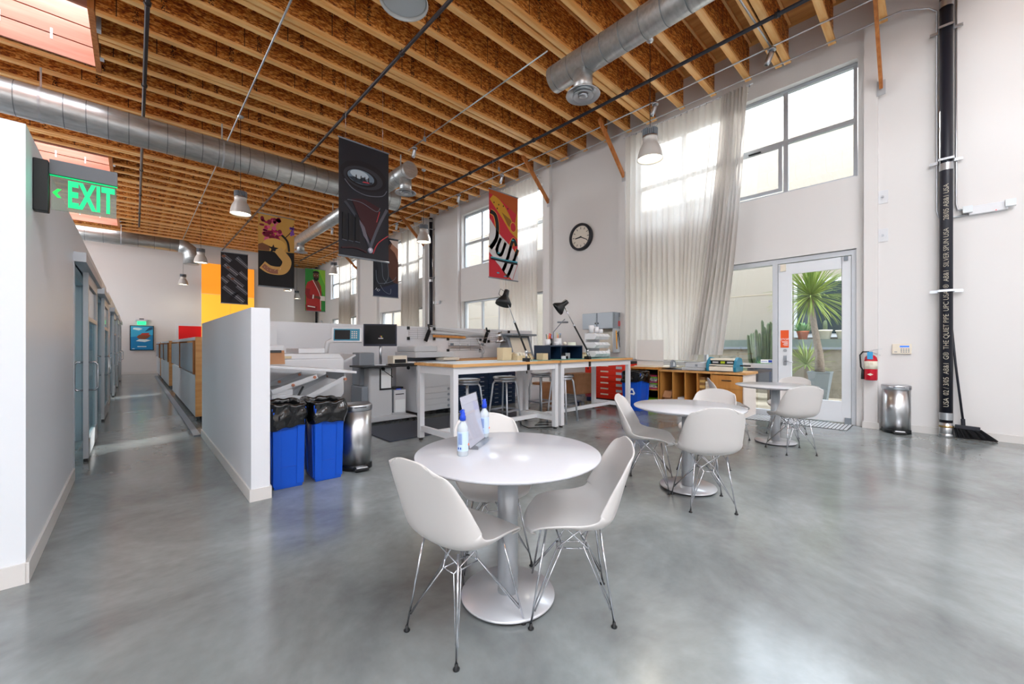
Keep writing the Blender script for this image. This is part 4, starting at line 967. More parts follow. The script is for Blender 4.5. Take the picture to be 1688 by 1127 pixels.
Rr = Vector((FY, -FX, 0)); Ff = Vector((FX, FY, 0))
task_lamp(4.09, 4.04, 'black clamp lamp leaning left over the left workbench', -Rr*.17+Vector((0, 0, .57)), -Rr*.30+Vector((0, 0, .94)), (-.35, .0, -1))
task_lamp(5.56, 4.04, 'black clamp lamp leaning left over the right workbench', -Rr*.23+Vector((0, 0, .57)), -Rr*.41+Vector((0, 0, .92)), -Rr*1.0+Vector((0, 0, -.75)))
task_lamp(5.65, 7.0, 'small silver desk lamp behind the benches by the wire grid', -Rr*.1+Vector((0, 0, .3)), Rr*.42+Vector((0, 0, .36)), (.1, -.1, -1), black=False, z=1.125)
# ---- things on the benches
def spool_tray(x, y, label):
    t = thing('tape_tray', label, 'tape tray', (x, y, BH_+.004)); 
    MB().box(0, .34, 0, .03, 0, .07).box(0, .34, .17, .2, 0, .12).box(0, .02, .03, .17, 0, .1).box(.32, .34, .03, .17, 0, .1).box(.02, .32, .03, .17, 0, .012).build('tray_body', M_tan, t)
    for k in range(3): MB().lathe([(.02, -.018), (.055, -.018), (.055, .018), (.02, .018), (.02, -.018)], 24, Matrix.Translation((.07+.07*k, .1, .07)) @ Matrix.Rotation(pi/2, 4, 'Y')).build('tape_roll', mat('masking_tape', '#e6dfcf', .6), t)
spool_tray(4.28, 4.42, 'tan tray of tape rolls at the right end of the left bench')
spool_tray(5.74, 4.42, 'tan tray of tape rolls right of the navy shelf')
tag(MB().box(4.62, 4.74, 4.2, 4.34, BH_+.004, BH_+.11).build('small_box', M_tan, bevel=.004), 'small tan box left of the navy shelf', 'box')
tag(MB().box(4.05, 4.24, 4.5, 4.64, BH_+.004, BH_+.2).build('pencil_sharpener_box', M_tan, bevel=.01), 'olive tan box just left of the tape tray on the left bench', 'box')
t = thing('desk_shelf', 'navy metal desk shelf on the right workbench', 'shelf', (4.84, 4.25, BH_+.004))
B(0, .86, 0, .35, .21, .23).build('top_board', M_navy, t); B(0, .015, 0, .35, 0, .21).build('side_panel', M_navy, t); B(.845, .86, 0, .35, 0, .21).build('side_panel', M_navy, t); B(.015, .845, .335, .35, 0, .21).build('back_panel', M_navy, t)
B(.27, .285, 0, .33, 0, .21).build('divider', M_navy, t)
for i, (x, w, h, m, lb) in enumerate(((5.16, .2, .05, M_white, 'stack of white paper pads inside the navy shelf'), (5.3, .12, .1, M_alu, 'silver hole punch inside the navy shelf'))):
    tag(B(x, x+w, 4.3, 4.5, BH_+.006, BH_+.006+h).build(['paper_pad', 'hole_punch'][i], m, bevel=.004), lb, ['paper', 'hole punch'][i])
PC = ['#f0702a', '#2b6fd0', '#31a7a7', '#e8d43a', '#333333', '#e64a8c', '#d8442e']
def cup(x, y, r, h, label, npen, handle=False, m=None, z=BH_+.236):
    t = thing('pen_cup', label, 'cup', (x, y, z), 0)
    MB().lathe([(0, 0), (r*.92, 0), (r, h*.3), (r, h), (r-.005, h), (r-.005, .006), (0, .006)], 24).build('cup_body', m or M_white, t)
    if handle: MB().tube([(r-.003, 0, h*.8), (r+.03, 0, h*.75), (r+.035, 0, h*.4), (r-.003, 0, h*.2)], .006, 8).build('handle', M_white, t)
    rr = random.Random(int(x*100))
    for k in range(npen):
        a = rr.random()*6.28; q = r*.6; dx, dy = cos(a)*q, sin(a)*q
        tag(MB().tube([(x+dx*.3, y+dy*.3, z+.008), (x+dx*1.25, y+dy*1.25, z+h+.05+rr.random()*.05)], .005, 6).build('pen', mat('pen_'+PC[k % 7][1:], PC[k % 7], .4)), 'pen standing in the cups on the navy shelf', 'pen', 'pens in the cups on the navy shelf')
cup(4.93, 4.38, .045, .1, 'white mug of coloured pens at the left end of the navy shelf', 7, True)
cup(5.07, 4.44, .036, .11, 'black mesh cup holding orange scissors', 3, m=M_black)
cup(5.09, 4.32, .042, .06, 'low white bowl on the navy shelf', 0)
cup(5.22, 4.4, .058, .12, 'wide white pot of markers on the navy shelf', 6)
t = thing('scissors', 'orange handled scissors standing in the mesh cup', 'scissors', (5.07, 4.44, BH_+.25)); MB().tube([(.0, 0, .1), (-.03, 0, .14), (-.02, 0, .18), (.01, 0, .17), (0, 0, .12)], .008, 8).tube([(.0, 0, .11), (.04, 0, .1), (.05, 0, .07), (.02, 0, .06)], .008, 8).build('handles', M_orange, t); MB().tube([(0, 0, .02), (0, 0, .11)], .005, 6).build('blades', M_steel, t)
tag(MB().sphere((5.4, 4.4, BH_+.266), .03).build('tape_ball', M_cream), 'cream ball of tape at the right end of the navy shelf', 'tape ball')
t = thing('parts_bin_tower', 'white plastic parts bin tower on the right workbench', 'bin tower', (6.12, 4.3, BH_+.004))
B(.0, .46, .2, .22, 0, .46).build('back_rack', M_white, t)
for i in range(3):
    for j in range(4):
        z = .02+i*.16; x = .005+j*.115; pm = MB()
        pm.prism([(.2, z), (.0, z), (-.05, z+.06), (.0, z+.11), (.2, z+.11)], x, x+.105, Matrix(((0, 0, 1, 0), (1, 0, 0, 0), (0, 1, 0, 0), (0, 0, 0, 1))))
        pm.build('parts_bin', M_white, t, bevel=.006)
zt = BH_+.465
for i, (x, y, r, h, nm, lb) in enumerate(((6.17, 4.4, .05, .14, 'foam_cup', 'tall white roll on the left of the bin tower top'), (6.36, 4.42, .045, .12, 'foam_cup', 'white cup on the middle of the bin tower top'), (6.46, 4.4, .05, .08, 'foam_cup', 'short white tub on the right of the bin tower top'))):
    tag(MB().lathe([(0, 0), (r*.9, 0), (r, h), (r*.9, h), (0, h-.01)], 24, Matrix.Translation((x, y, zt))).build(nm, M_white), lb, 'cup')
tag(MB().lathe([(0, 0), (.075, 0), (.075, .29), (.02, .29), (.02, .24), (0, .24)], 28, Matrix.Translation((5.92, 4.66, BH_+.005))).build('paper_roll', mat('roll_paper', '#e3ead9', .7)), 'pale paper roll standing left of the bin tower', 'paper roll')
t = thing('glue_bottle', 'white bottle at the right end of the bin tower', 'bottle', (6.66, 4.35, BH_+.005)); MB().lathe([(0, 0), (.03, 0), (.032, .13), (.015, .155), (0, .155)], 20).build('bottle_body', M_white, t); MB().lathe([(0, .155), (.014, .155), (.01, .18), (0, .18)], 14).build('cap', M_cream, t)
tag(MB().tube([(4.75, 4.2, .03), (4.6, 4.35, .02), (4.85, 4.5, .015), (5.0, 4.3, .02), (4.7, 4.1, .012), (4.4, 4.3, .012), (4.5, 4.6, .012)], .008, 6).build('power_cord', M_black), 'black tangle of power cord on the floor below the bench legs', 'cord')
# ================================================================== BEHIND THE BENCHES
t = thing('flat_file', 'navy flat file cabinet behind the left workbench', 'flat file', (4.6, 6.45, 0))
B(0, 1.6, .02, .75, .0, .96).build('body', M_navy, t, bevel=.004)
for i in range(10):
    for x0 in (0.02, .81):
        d = B(x0, x0+.77, 0, .02, .03+i*.092, .03+i*.092+.084).build('drawer', M_navy, t)
        for hxp in (.16, .56): MB().box(x0+hxp, x0+hxp+.09, -.018, 0, .065+i*.092, .08+i*.092).build('drawer_handle', M_alu, d)
tag(B(4.45, 6.85, 6.4, 7.25, .962, 1.0).build('counter_top', M_maple, bevel=.003), 'long wooden counter top on the navy flat file', 'counter top')
t = thing('office_copier', 'grey office copier with paper drawers at the low wall', 'copier', (3.62, 6.3, 0), rad(4))
B(0, .82, 0, .68, .09, .96).build('body', M_lgrey, t, bevel=.01)
for i in range(4):
    d = B(.01, .81, -.012, 0, .1+i*.105, .2+i*.105).build('paper_drawer', M_lgrey, t, bevel=.002); MB().cyl((.7, -.012, .15+i*.105), (.7, -.02, .15+i*.105), .026, 16).build('drawer_latch', M_grey, d)
B(.01, .81, -.012, 0, .53, .84).build('front_door', M_lgrey, t); B(-.03, .85, -.06, .68, .96, 1.0).box(-.03, .85, .3, .68, 1.0, 1.06).build('output_tray', M_grey, t, bevel=.01)
B(-.02, .84, .0, .68, 1.06, 1.16).build('scanner', M_lgrey, t, bevel=.01); B(0, .5, .05, .65, 1.161, 1.27).build('document_feeder', M_lgrey, t, bevel=.02); B(.52, .9, -.1, .15, 1.0, 1.05).build('control_panel', M_cream, t, bevel=.01)
for q in ((.08, .08), (.74, .08), (.08, .6), (.74, .6)): MB().cyl((q[0]-.012, q[1], .04), (q[0]+.012, q[1], .04), .04, 14).box(q[0]-.01, q[0]+.01, q[1]-.01, q[1]+.01, .05, .09).build('caster', M_black, t)
tag(B(4.12, 4.42, 6.55, 6.85, 1.2, 1.235).build('paper_stack', M_paper) , 'white papers on the copier beside its feeder', 'paper') if False else None
# computer cart
t = thing('computer_cart', 'grey computer cart on wheels with a black tray', 'cart', (2.62, 6.1, 0))
B(.1, .5, .1, .45, .1, .93).build('column', M_lgrey, t, bevel=.03); B(0, .25, .15, .6, .08, .62).build('rear_cabinet', M_grey, t, bevel=.02); B(.02, .28, .3, .6, .62, 1.16).build('printer_tower', M_grey, t, bevel=.02)
MB().prism([(-.02, .05), (.95, .05), (.9, .08), (.5, .13), (-.02, .13)], 0, .35, Matrix(((1, 0, 0, 0), (0, 0, 1, .05), (0, 1, 0, 0), (0, 0, 0, 1)))).build('base_foot', M_lgrey, t, bevel=.01)
for q in ((.9, .1), (.9, .36), (.02, .1), (.02, .36)): MB().cyl((q[0], q[1]-.015, .03), (q[0], q[1]+.015, .03), .03, 14).build('caster', M_black, t)
B(-.1, .95, -.12, .4, .93, .955).build('work_tray', M_black, t, bevel=.005)
B(.27, .48, .088, .1, .55, .9).build('document_pocket', M_black, t); B(.29, .46, .08, .088, .58, .9).build('document_sheet', M_paper, t)
MB().tube([(.3, .05, .93), (.32, .02, .86), (.45, .0, .76)], .006, 6).sphere((.3, .03, .9), .03).sphere((.75, .03, .9), .03).build('adjust_knob', M_black, t)
t = thing('monitor', 'black flat monitor on the computer cart', 'monitor', (2.94, 6.27, .957), rad(-30))
MB().cyl((0, 0, 0), (0, 0, .4), .022, 14).box(-.09, .09, -.08, .06, 0, .012).build('stand', M_alu, t)
B(-.26, .26, -.05, -.015, .31, .67).build('bezel', mat('bezel_blue', '#141c33', .4), t, bevel=.004); sc_ = B(-.24, .24, -.053, -.05, .345, .65).build('screen', M_screen, t)
lg = MB()
for k, c_ in enumerate(('#f05a28', '#7cc242', '#2f8fd8', '#f6c52c')): lg.use(cm('dot%d' % k, c_)).box(.0+.016*(k % 2), .013+.016*(k % 2), -.0545, -.0535, .465-.016*(k//2), .478-.016*(k//2))
lg.use(M_paper).box(-.03, .045, -.0545, -.0535, .43, .442); lg.build('screen_logo', None, sc_)
tag(B(2.82, 3.06, 6.23, 6.42, .957, 1.12).build('label_printer', M_cream, bevel=.01), 'small cream printer below the black monitor', 'printer') if False else None
t = thing('label_printer', 'small white printer right of the monitor stand', 'printer', (3.1, 6.13, .957)); B(0, .26, .02, .22, 0, .15).build('body', M_cream, t, bevel=.01); B(.03, .23, .012, .02, .03, .09).build('slot', M_black, t)
t = thing('keyboard', 'black keyboard on the cart tray', 'keyboard', (3.0, 5.985, .957)); B(0, .42, 0, .14, 0, .02).build('case', M_black, t); kb = MB()
for i in range(4):
    for j in range(14): kb.box(.01+j*.029, .034+j*.029, .008+i*.033, .034+i*.033, .02, .025)
kb.build('keys', mat('keys_grey', '#3c4048', .5), t)
tag(MB().sphere((3.5, 6.06, .975), .03, sz=.6).build('computer_mouse', M_black), 'black computer mouse at the right of the cart tray', 'mouse')
tag(MB().box(3.40, 3.55, 6.2, 6.34, .957, 1.0).build('card_reader', M_white, bevel=.01), 'small white device behind the mouse on the tray', 'device')
t = thing('computer_tower', 'grey and white computer tower on the floor by the cart', 'computer', (3.30, 6.53, 0))
B(0, .25, .02, .5, .02, .5).build('case', M_grey, t, bevel=.012); B(.01, .24, 0, .02, .02, .49).build('front_bezel', M_white, t, bevel=.008); B(.03, .22, -.006, 0, .1, .32).build('front_door', M_paper, t); B(.04, .2, -.005, 0, .41, .425).build('drive_slot', M_black, t)
B(.08, .16, .03, .06, .5, .503).build('power_button', mat('led_blue', '#4f6bff', .4, emit=1), t)
tag(MB().box(3.32, 3.52, 6.58, 6.74, .504, .54).build('network_box', M_black, bevel=.01), 'small black box on top of the computer tower', 'network box')
# big printer with swivel panel
t = thing('large_printer', 'large white production printer behind the blue bins', 'printer', (1.0, 5.6, 0))
MB().box(.08, .92, .05, .8, 0, .08).build('plinth', M_black, t)
MB().prism([(0, .08), (1.0, .08), (1.0, .5), (1.1, .62), (1.1, 1.1), (0, 1.1)], 0, .85, Matrix(((1, 0, 0, 0), (0, 0, 1, 0), (0, 1, 0, 0), (0, 0, 0, 1)))).build('body', M_white, t, bevel=.015)
MB().prism([(0, 1.1), (1.1, 1.1), (1.05, 1.16), (0, 1.18)], 0, .75, Matrix(((1, 0, 0, 0), (0, 0, 1, .03), (0, 1, 0, 0), (0, 0, 0, 1)))).build('scanner_deck', M_white, t, bevel=.01)
B(0, .38, .05, .7, 1.18, 1.28).build('document_feeder', M_white, t, bevel=.02); B(.55, .88, .1, .7, 1.17, 1.24).build('feeder_tray', M_white, t, bevel=.01); B(.28, .45, .02, .03, 1.11, 1.14).build('label_plate', M_tan, t)
MB().bar((1.1, .4, 1.02), (1.32, .4, 1.14), .5, .025).build('side_tray', M_lgrey, t)
MB().tube([(1.02, .5, 1.15), (1.05, .5, 1.32), (1.12, .48, 1.36)], .035, 12).build('panel_arm', M_white, t)
Mp = Matrix.Translation((1.3, .42, 1.43)) @ Matrix.Rotation(rad(-28), 4, 'Z') @ Matrix.Rotation(rad(-12), 4, 'X')
pn = MB().cbox((0, 0, 0), (.42, .05, .22), Mp).build('control_panel', M_white, t, bevel=.008)
MB().cbox((0, -.027, 0), (.36, .004, .18), Mp).build('panel_face', M_teal, pn); MB().cbox((-.06, -.031, 0), (.21, .004, .14), Mp).build('touch_screen', M_screen, pn)
kb = MB()
for i in range(4):
    for j in range(3): kb.cbox((.075+j*.03, -.031, .045-i*.03), (.016, .005, .014), Mp)
kb.build('key_pad', M_cream, pn)
# adjustable drafting table
t = thing('drafting_table', 'white tilting drafting table with parallel arms behind the bins', 'drafting table', (.95, 4.75, 0))
MB().bar((0, .36, 1.06), (.98, .36, .955), .72, .028).build('board', M_white, t, bevel=.004)
B(.04, .2, .28, .44, .0, .8).build('pedestal', M_white, t, bevel=.01); B(-.02, .7, .24, .5, .0, .06).build('foot', M_white, t)
for y in (.05, .62):
    MB().bar((.1, y, .78), (.55, y, .93), .02, .05).build('arm', M_lgrey, t); MB().bar((.42, y+.02, .68), (.86, y+.02, .89), .02, .05).build('arm', M_lgrey, t)
    MB().bar((.1, y, .74), (.43, y, .69), .02, .05).build('arm', M_lgrey, t)
    bt = MB()
    for q in ((.3, .845), (.52, .92), (.42, .69), (.86, .88)): bt.cyl((q[0], y-.022, q[1]), (q[0], y+.03, q[1]), .016, 10)
    bt.build('pivot_bolt', mat('copper_bolt', '#c08066', .35, .6), t)
B(.85, .87, .05, .66, .86, .96).build('hinge_plate', M_lgrey, t); B(.1, .3, .05, .64, .74, .8).build('cross_beam', M_lgrey, t)
MB().tube([(.32, .1, .62), (.42, .1, .82)], .012, 8).build('gas_spring', M_black, t)
t = thing('clipboard', 'brown clipboard leaning at the left end of the drafting table', 'clipboard', (.97, 4.82, 1.075)); MB().box(0, .21, 0, .006, 0, .15, Matrix.Rotation(rad(-12), 4, 'X')).build('board', M_card, t); MB().box(.03, .18, -.012, .0, .125, .15, Matrix.Rotation(rad(-12), 4, 'X')).build('clip', M_black, t)
# wire grids and rulers on the low wall
def wire_grid(x0, x1, z0, z1, label):
    t = thing('wire_grid', label, 'wire grid', (x0, 7.3, z0), 0, 'wire grids on the low wall'); w, h = x1-x0, z1-z0; mb = MB()
    k = 0
    while k <= h+1e-6: mb.cyl((0, -.035, k), (w, -.035, k), .003, 5); k += h/5
    for x in (.0, w/3, 2*w/3, w): mb.cyl((x, -.04, 0), (x, -.04, h), .003, 5)
    mb.build('wires', M_cond, t)
    for x in (0, w): 
        for z in (0, h): MB().box(x-.02, x+.02, -.045, 0, z-.03, z+.03).build('clip', M_black, t)
wire_grid(4.0, 4.6, 1.42, 1.63, 'wire grid on the low wall above the grey copier'); wire_grid(4.95, 5.85, 1.17, 1.42, 'wire grid with a small shelf between the two brushes'); wire_grid(6.1, 6.75, 1.38, 1.62, 'wire grid behind the silver desk lamp')
for i, (a, b, m, lb) in enumerate((((4.62, 7.24, 1.63), (5.95, 7.24, 1.53), M_lgrey, 'long grey ruler hanging tilted on the low wall'), ((4.5, 7.23, 1.56), (5.9, 7.23, 1.5), M_steel, 'long steel ruler below the grey ruler'), ((4.55, 7.25, 1.48), (5.4, 7.25, 1.46), M_cabw, 'brown wooden ruler lowest on the low wall'))):
    tag(MB().bar(a, b, .008, .05).build('long_ruler', m), lb, 'ruler')
for x, z, lb in ((4.42, 1.5, 'black dusting brush at the left end of the rulers'), (5.98, 1.48, 'black dusting brush at the right end of the rulers')):
    t = thing('dusting_brush', lb, 'brush', (x, 7.22, z)); MB().bar((.03, 0, .1), (.0, 0, .22), .02, .03).build('handle', M_black, t); MB().bar((-.06, 0, -.13), (.03, 0, .1), .03, .07).build('bristles', mat('bristle', '#101114', .9), t)
t = thing('wire_shelf', 'thin grey shelf hanging on the middle wire grid', 'shelf', (4.95, 7.15, 1.27)); B(0, .95, -.0, .11, 0, .012).build('shelf_board', M_grey, t); MB().box(.05, .06, .0, .11, .012, .06).box(.89, .9, 0, .11, .012, .06).build('bracket', M_grey, t)
for x in (5.2, 5.45): tag(MB().lathe([(0, 0), (.03, 0), (.03, .03), (0, .03)], 16, Matrix.Translation((x, 7.2, 1.283))).build('tape_roll', M_paper), 'small white tape roll on the thin grey wall shelf', 'tape roll', 'tape rolls on the thin wall shelf')
# slide scanner / tilted light box behind benches
t = thing('light_box', 'dark grey tilted light box between the drafting lamps', 'light box', (6.1, 6.45, 1.0))
MB().prism([(0, 0), (.55, 0), (.5, .1), (.34, .5), (.2, .5), (.05, .1)], 0, .72, Matrix(((0, 0, 1, 0), (1, 0, 0, 0), (0, 1, 0, 0), (0, 0, 0, 1)))).build('cabinet', M_grey, t, bevel=.01)
MB().box(.08, .64, -.012, 0, .04, .4, Matrix.Translation((0, .05, .08)) @ Matrix.Rotation(rad(-20), 4, 'X')).build('white_screen', M_cream, t)
MB().box(-.04, .76, -.02, .4, .5, .545).build('lid', M_grey, t, bevel=.01)
t = thing('desk_stand', 'thin silver reading stand left of the clock wall edge', 'stand', (7.3, 6.3, 0)); MB().cyl((0, 0, .0), (0, 0, 1.6), .012, 8).tube([(0, 0, 1.6), (.2, -.1, 1.85), (.25, -.15, 1.92)], .01, 8).build('pole', M_grey, t); MB().lathe([(0, 0), (.14, 0), (.14, .02), (0, .025)], 24).build('base', M_grey, t); MB().tube([(.1, -.05, 1.84), (.42, -.1, 1.85)], .022, 8).build('head', M_grey, t)
# boxes behind the benches
def carton(x, y, z, w, d, h, label, m=M_card, rz=0, openb=False):
    t = thing('cardboard_box', label, 'box', (x, y, z), rz)
    mb = MB().box(0, w, 0, .006, 0, h).box(0, w, d-.006, d, 0, h).box(0, .006, .006, d-.006, 0, h).box(w-.006, w, .006, d-.006, 0, h).box(.006, w-.006, .006, d-.006, 0, .006)
    if not openb: mb.box(.006, w-.006, .006, d-.006, h-.008, h-.002)
    mb.build('box_walls', m, t)
    if openb: MB().bar((0, d*.5, h), (-.1, d*.5, h-.12), d, .005).bar((w, d*.5, h), (w+.1, d*.5, h-.1), d, .005).build('flap', m, t)
    return t
carton(6.35, 6.15, 0, .34, .3, .38, 'white copy paper box with a red label on the floor', M_white)
tag(MB().box(6.4, 6.62, 6.146, 6.15, .2, .27).build('red_label', cm('labelred', '#d8405a')), 'red label strip on the white copy paper box', 'label') if False else None
carton(6.78, 6.2, 0, .36, .3, .42, 'brown box right of the white copy paper box')
t = thing('storage_bin', 'clear plastic storage bin on the floor under a brown box', 'storage bin', (6.5, 5.0, 0), rad(-8))
MB().box(0, .55, 0, .004, .0, .26).box(0, .55, .396, .4, 0, .26).box(0, .004, 0, .4, 0, .26).box(.546, .55, 0, .4, 0, .26).box(0, .55, 0, .4, 0, .004).build('tub', M_clear, t); B(-.02, .57, -.02, .42, .26, .28).build('lid', M_clear, t)
rr = random.Random(5)
for k in range(7): tag(MB().box(0, .12, 0, .1, 0, .09, Matrix.Translation((6.56+.06*k, 5.03+rr.random()*.1, .006+.0*k))).build('bin_item', [M_grey, M_navy, M_tan, M_teal][k % 4]), 'small boxed item seen through the clear storage bin', 'box', 'items inside the clear bin')
carton(6.52, 5.03, .282, .48, .32, .42, 'tall open brown cardboard box on the clear bin', M_card, rad(-8))

# ================================================================== BINS, CANS, BROOM, MATS
def blue_bin(x, y, rz, w, d, h, label, seed, symbol=False):
    t = thing('recycling_bin', label, 'bin', (x, y, 0), rz, 'blue recycling bins with black bags')
    def ring(f, z): a, b = w/2*f, d/2*f; return [(-a, -b, z), (a, -b, z), (a, b, z), (-a, b, z)]
    mb = MB(); R = [ring(.82, 0), ring(.84, .01), ring(1.0, h), ring(.97, h), ring(.8, .03)]
    vs = sum(R, []); fs = [(3, 2, 1, 0)]+[(i*4+k, i*4+(k+1) % 4, (i+1)*4+(k+1) % 4, (i+1)*4+k) for i in range(4) for k in range(4)]+[(16, 17, 18, 19)]
    mb._add(vs, fs); 
    for sx in (-1, 1):       # vertical ribs
        mb.bar((sx*w*.34, -d/2*.84, .03), (sx*w*.36, -d/2*1.0, h-.03), .06, .02, up=(0, 1, 0)); mb.bar((sx*w*.34, d/2*.84, .03), (sx*w*.36, d/2*1.0, h-.03), .06, .02, up=(0, 1, 0))
        for yy in (-.3, .3): mb.bar((sx*w/2*.84, d*yy*.86, .03), (sx*w/2*1.0, d*yy, h-.03), .05, .02, up=(1, 0, 0))
    mb.bar((-w*.3, -d/2*.885, h*.27), (w*.3, -d/2*.885, h*.27), .006, .004)
    mb.build('bin_body', M_blue, t, bevel=.012)
    if symbol:
        sm = MB()
        for k in range(3):
            M = Matrix.Translation((-w/2*.93-.012, -.02, h*.5)) @ face_mX(0, 0, 0) @ Matrix.Rotation(k*2*pi/3, 4, 'Z')
            sm.prism([(-.06, -.05), (.03, -.05), (.03, -.066), (.066, -.038), (.03, -.01), (.03, -.026), (-.045, -.026)], 0, .002, M)
        sm.build('recycling_symbol', M_paper, t)
    rr = random.Random(seed); A = [(rr.random()*6.28, rr.randint(2, 9), .003+rr.random()*.004) for _ in range(5)]
    def bag(u, v):
        g = u*2*pi; c, q = cos(g), sin(g); p = 5.0
        m_ = (abs(c)**p+abs(q)**p)**(-1/p); c *= m_; q *= m_            # rounded rectangle
        wob = sum(a[2]*sin(a[1]*g+a[0]+v*3) for a in A)
        if v < .4: off = -.022-.02*(.4-v); z = h+.02-(.4-v)*.6
        elif v < .55: off = -.022+(v-.4)/.15*.046; z = h+.02+.014*sin((v-.4)/.15*pi)
        else: w_ = (v-.55)/.45; off = .024+.012*sin(w_*6+g); z = h+.02-w_*(.2+.025*sin(2*g+seed))
        k = (w/2+off+wob*(.4+.8*v)); k2 = (d/2+off+wob*(.4+.8*v))
        if v > .5: k = max(k, w/2+.021); k2 = max(k2, d/2+.021)
        return (k*c, k2*q, z+wob*.8)
    MB().grid(bag, 160, 34).build('black_bag', M_bag, t, solid=.002)
    return t
blue_bin(1.015, 4.17, rad(-4), .27, .46, .72, 'left blue recycling bin with a black bag at the partition end', 1)
blue_bin(1.355, 4.16, rad(-4), .27, .46, .72, 'right blue recycling bin with a black bag, next to the steel can', 2)
blue_bin(7.27, 4.12, 0, .36, .42, .74, 'blue recycling bin with a white symbol beside the red drawers', 3, True)
def steel_can(x, y, rz, w, d, h, label):
    t = thing('step_can', label, 'trash can', (x, y, 0), rz, 'stainless step cans')
    def outl(s): # half round outline, flat at the back (+y)
        P = [(w/2*s*cos(a), -d*.42*s*sin(a)) for a in [pi*i/20 for i in range(21)]]; P = [(p[0], p[1]) for p in P]
        return P+[(-w/2*s, d*.45*s), (w/2*s, d*.45*s)]
    def loft(levels, m, name, par=t, bev=0):
        mb = MB(); n = len(outl(1)); vs = []; 
        for s, z in levels: vs += [(p[0], p[1], z) for p in outl(s)]
        fs = [tuple(range(n))[::-1], tuple(range((len(levels)-1)*n, len(levels)*n))]
        for i in range(len(levels)-1): fs += [(i*n+k, i*n+(k+1) % n, (i+1)*n+(k+1) % n, (i+1)*n+k) for k in range(n)]
        mb._add(vs, fs, None, False); o = mb.build(name, m, par)
        for p in o.data.polygons: p.use_smooth = abs(p.normal.z) < .5 and p.normal.y < .3
        return o
    loft([(1.02, 0), (1.02, .05), (.99, .055)], M_black, 'base_ring'); loft([(.98, .055), (.98, h-.07)], M_steel, 'steel_body')
    loft([(1.0, h-.068), (1.03, h-.06), (1.03, h-.02), (1.0, h-.006), (.9, h)], M_alu, 'lid')
    MB().box(-.07, .07, -d*.42-.07, -d*.42+.02, .012, .04).build('pedal_base', M_black, t, bevel=.006); MB().box(-.055, .055, -d*.42-.075, -d*.42+.0, .04, .052).build('pedal', M_steel, t, bevel=.004)
    MB().box(-.06, .06, -d*.44-.006, -d*.42, h-.03, h-.022).build('lid_slot', M_black, t)
steel_can(1.69, 4.16, rad(-8), .30, .32, .67, 'stainless step can beside the blue bins')
steel_can(8.13, .40, rad(-78), .30, .30, .70, 'stainless step can by the drain pipe on the right')
t = thing('push_broom', 'black broom leaning behind the tall drain pipe', 'broom', (8.27, -.23, 0))
MB().tube([(.0, -.02, .2), (.04, .05, 1.0), (.07, .085, 1.5)], .013, 10).build('broom_handle', M_blackp, t)
MB().tube([(0, -.02, .15), (0.002, -.015, .27)], .022, 12).bar((0, .06, .16), (0, -.17, .15), .05, .05).build('broom_head', M_blackp, t, bevel=.006)
bm_ = MB(); rr = random.Random(9)
for k in range(26):
    y0 = .06-.23*k/25; bm_.bar((-.02+.04*rr.random(), y0, .14), (-.03+.06*rr.random(), y0-.02-.13*(k/25), .008), .012, .02)
bm_.build('bristles', mat('bristle2', '#0d0e12', .9), t)
tag(B(2.45, 5.2, 4.95, 6.05, .001, .014).build('anti_fatigue_mat', M_mat, bevel=.004), 'dark grey rubber floor mat between the left bench and the machines', 'floor mat')
t = thing('floor_grate', 'striped aluminium entrance grate in front of the glass door', 'grate', (7.75, .92, 0))
B(0, .62, 0, 1.6, .0005, .004).build('grate_frame', M_black, t); g = MB()
for i in range(34): g.box(.01, .61, .012+i*.0465, .044+i*.0465, .004, .008)
g.build('grate_bars', M_lgrey, t)

# ================================================================== STORAGE ALONG THE WINDOW WALL
t = thing('red_flat_file', 'red steel drawer cabinet beside the blue bin with symbol', 'drawer cabinet', (7.6, 4.55, 0))
B(.015, .72, 0, 1.05, .1, .87).build('body', M_red, t); B(.05, .7, .02, 1.03, 0, .1).build('plinth', M_black, t)
for i in range(6):
    z = .11+i*.126; d = B(0, .015, .01, 1.04, z, z+.116).build('drawer', M_red, t)
    MB().box(-.012, .0, .08, .22, z+.03, z+.085).build('drawer_pull', M_lgrey, d); MB().box(-.004, 0, .42, .62, z+.075, z+.105).build('label_holder', M_cream, d)
tag(B(7.62, 8.25, 4.6, 5.5, .872, .93).build('portfolio_case', M_black, bevel=.006), 'flat black case lying on the red drawer cabinet', 'case')
t = thing('shelf_cabinet', 'low wooden cabinet with a paper shelf left of the cubby cabinet', 'cabinet', (7.72, 3.86, 0))
B(0, .66, 0, .02, .04, .79).build('side_panel', M_cabw, t); B(0, .66, .62, .64, .04, .79).build('side_panel', M_cabw, t); B(-.03, .66, -.0, .67, .79, .83).build('top_board', M_cabw, t); B(.02, .66, .02, .62, .36, .38).build('shelf', M_cabw, t); B(.02, .66, .02, .62, .04, .06).build('bottom_board', M_cabd, t); B(.64, .66, .02, .62, .06, .79).build('back_panel', M_black, t)
pc2 = ['#d8361f', '#7fbf2a', '#2c2f3a', '#e9e4dc', '#5a2f7a', '#3d6b54', '#b9c9c0', '#1f2a2a']
for i in range(9):
    tag(B(7.78, 8.2, 3.92+.01*(i % 3), 4.42-.012*(i % 4), .382+i*.032, .382+i*.032+.028).build('paper_ream', mat('ream_%d' % (i % 8), pc2[(i*3) % 8], .6, noise=20, col2=pc2[(i*3+4) % 8])), 'patterned paper bundle stacked on the upper shelf', 'paper', 'coloured paper bundles on the upper shelf')
for i in range(3): tag(B(7.8, 8.2, 3.95, 4.4, .062+i*.035, .092+i*.035).build('green_folder', mat('lime', '#9fe01c', .5)), 'lime green folder on the lower shelf', 'folder', 'lime folders on the lower shelf')
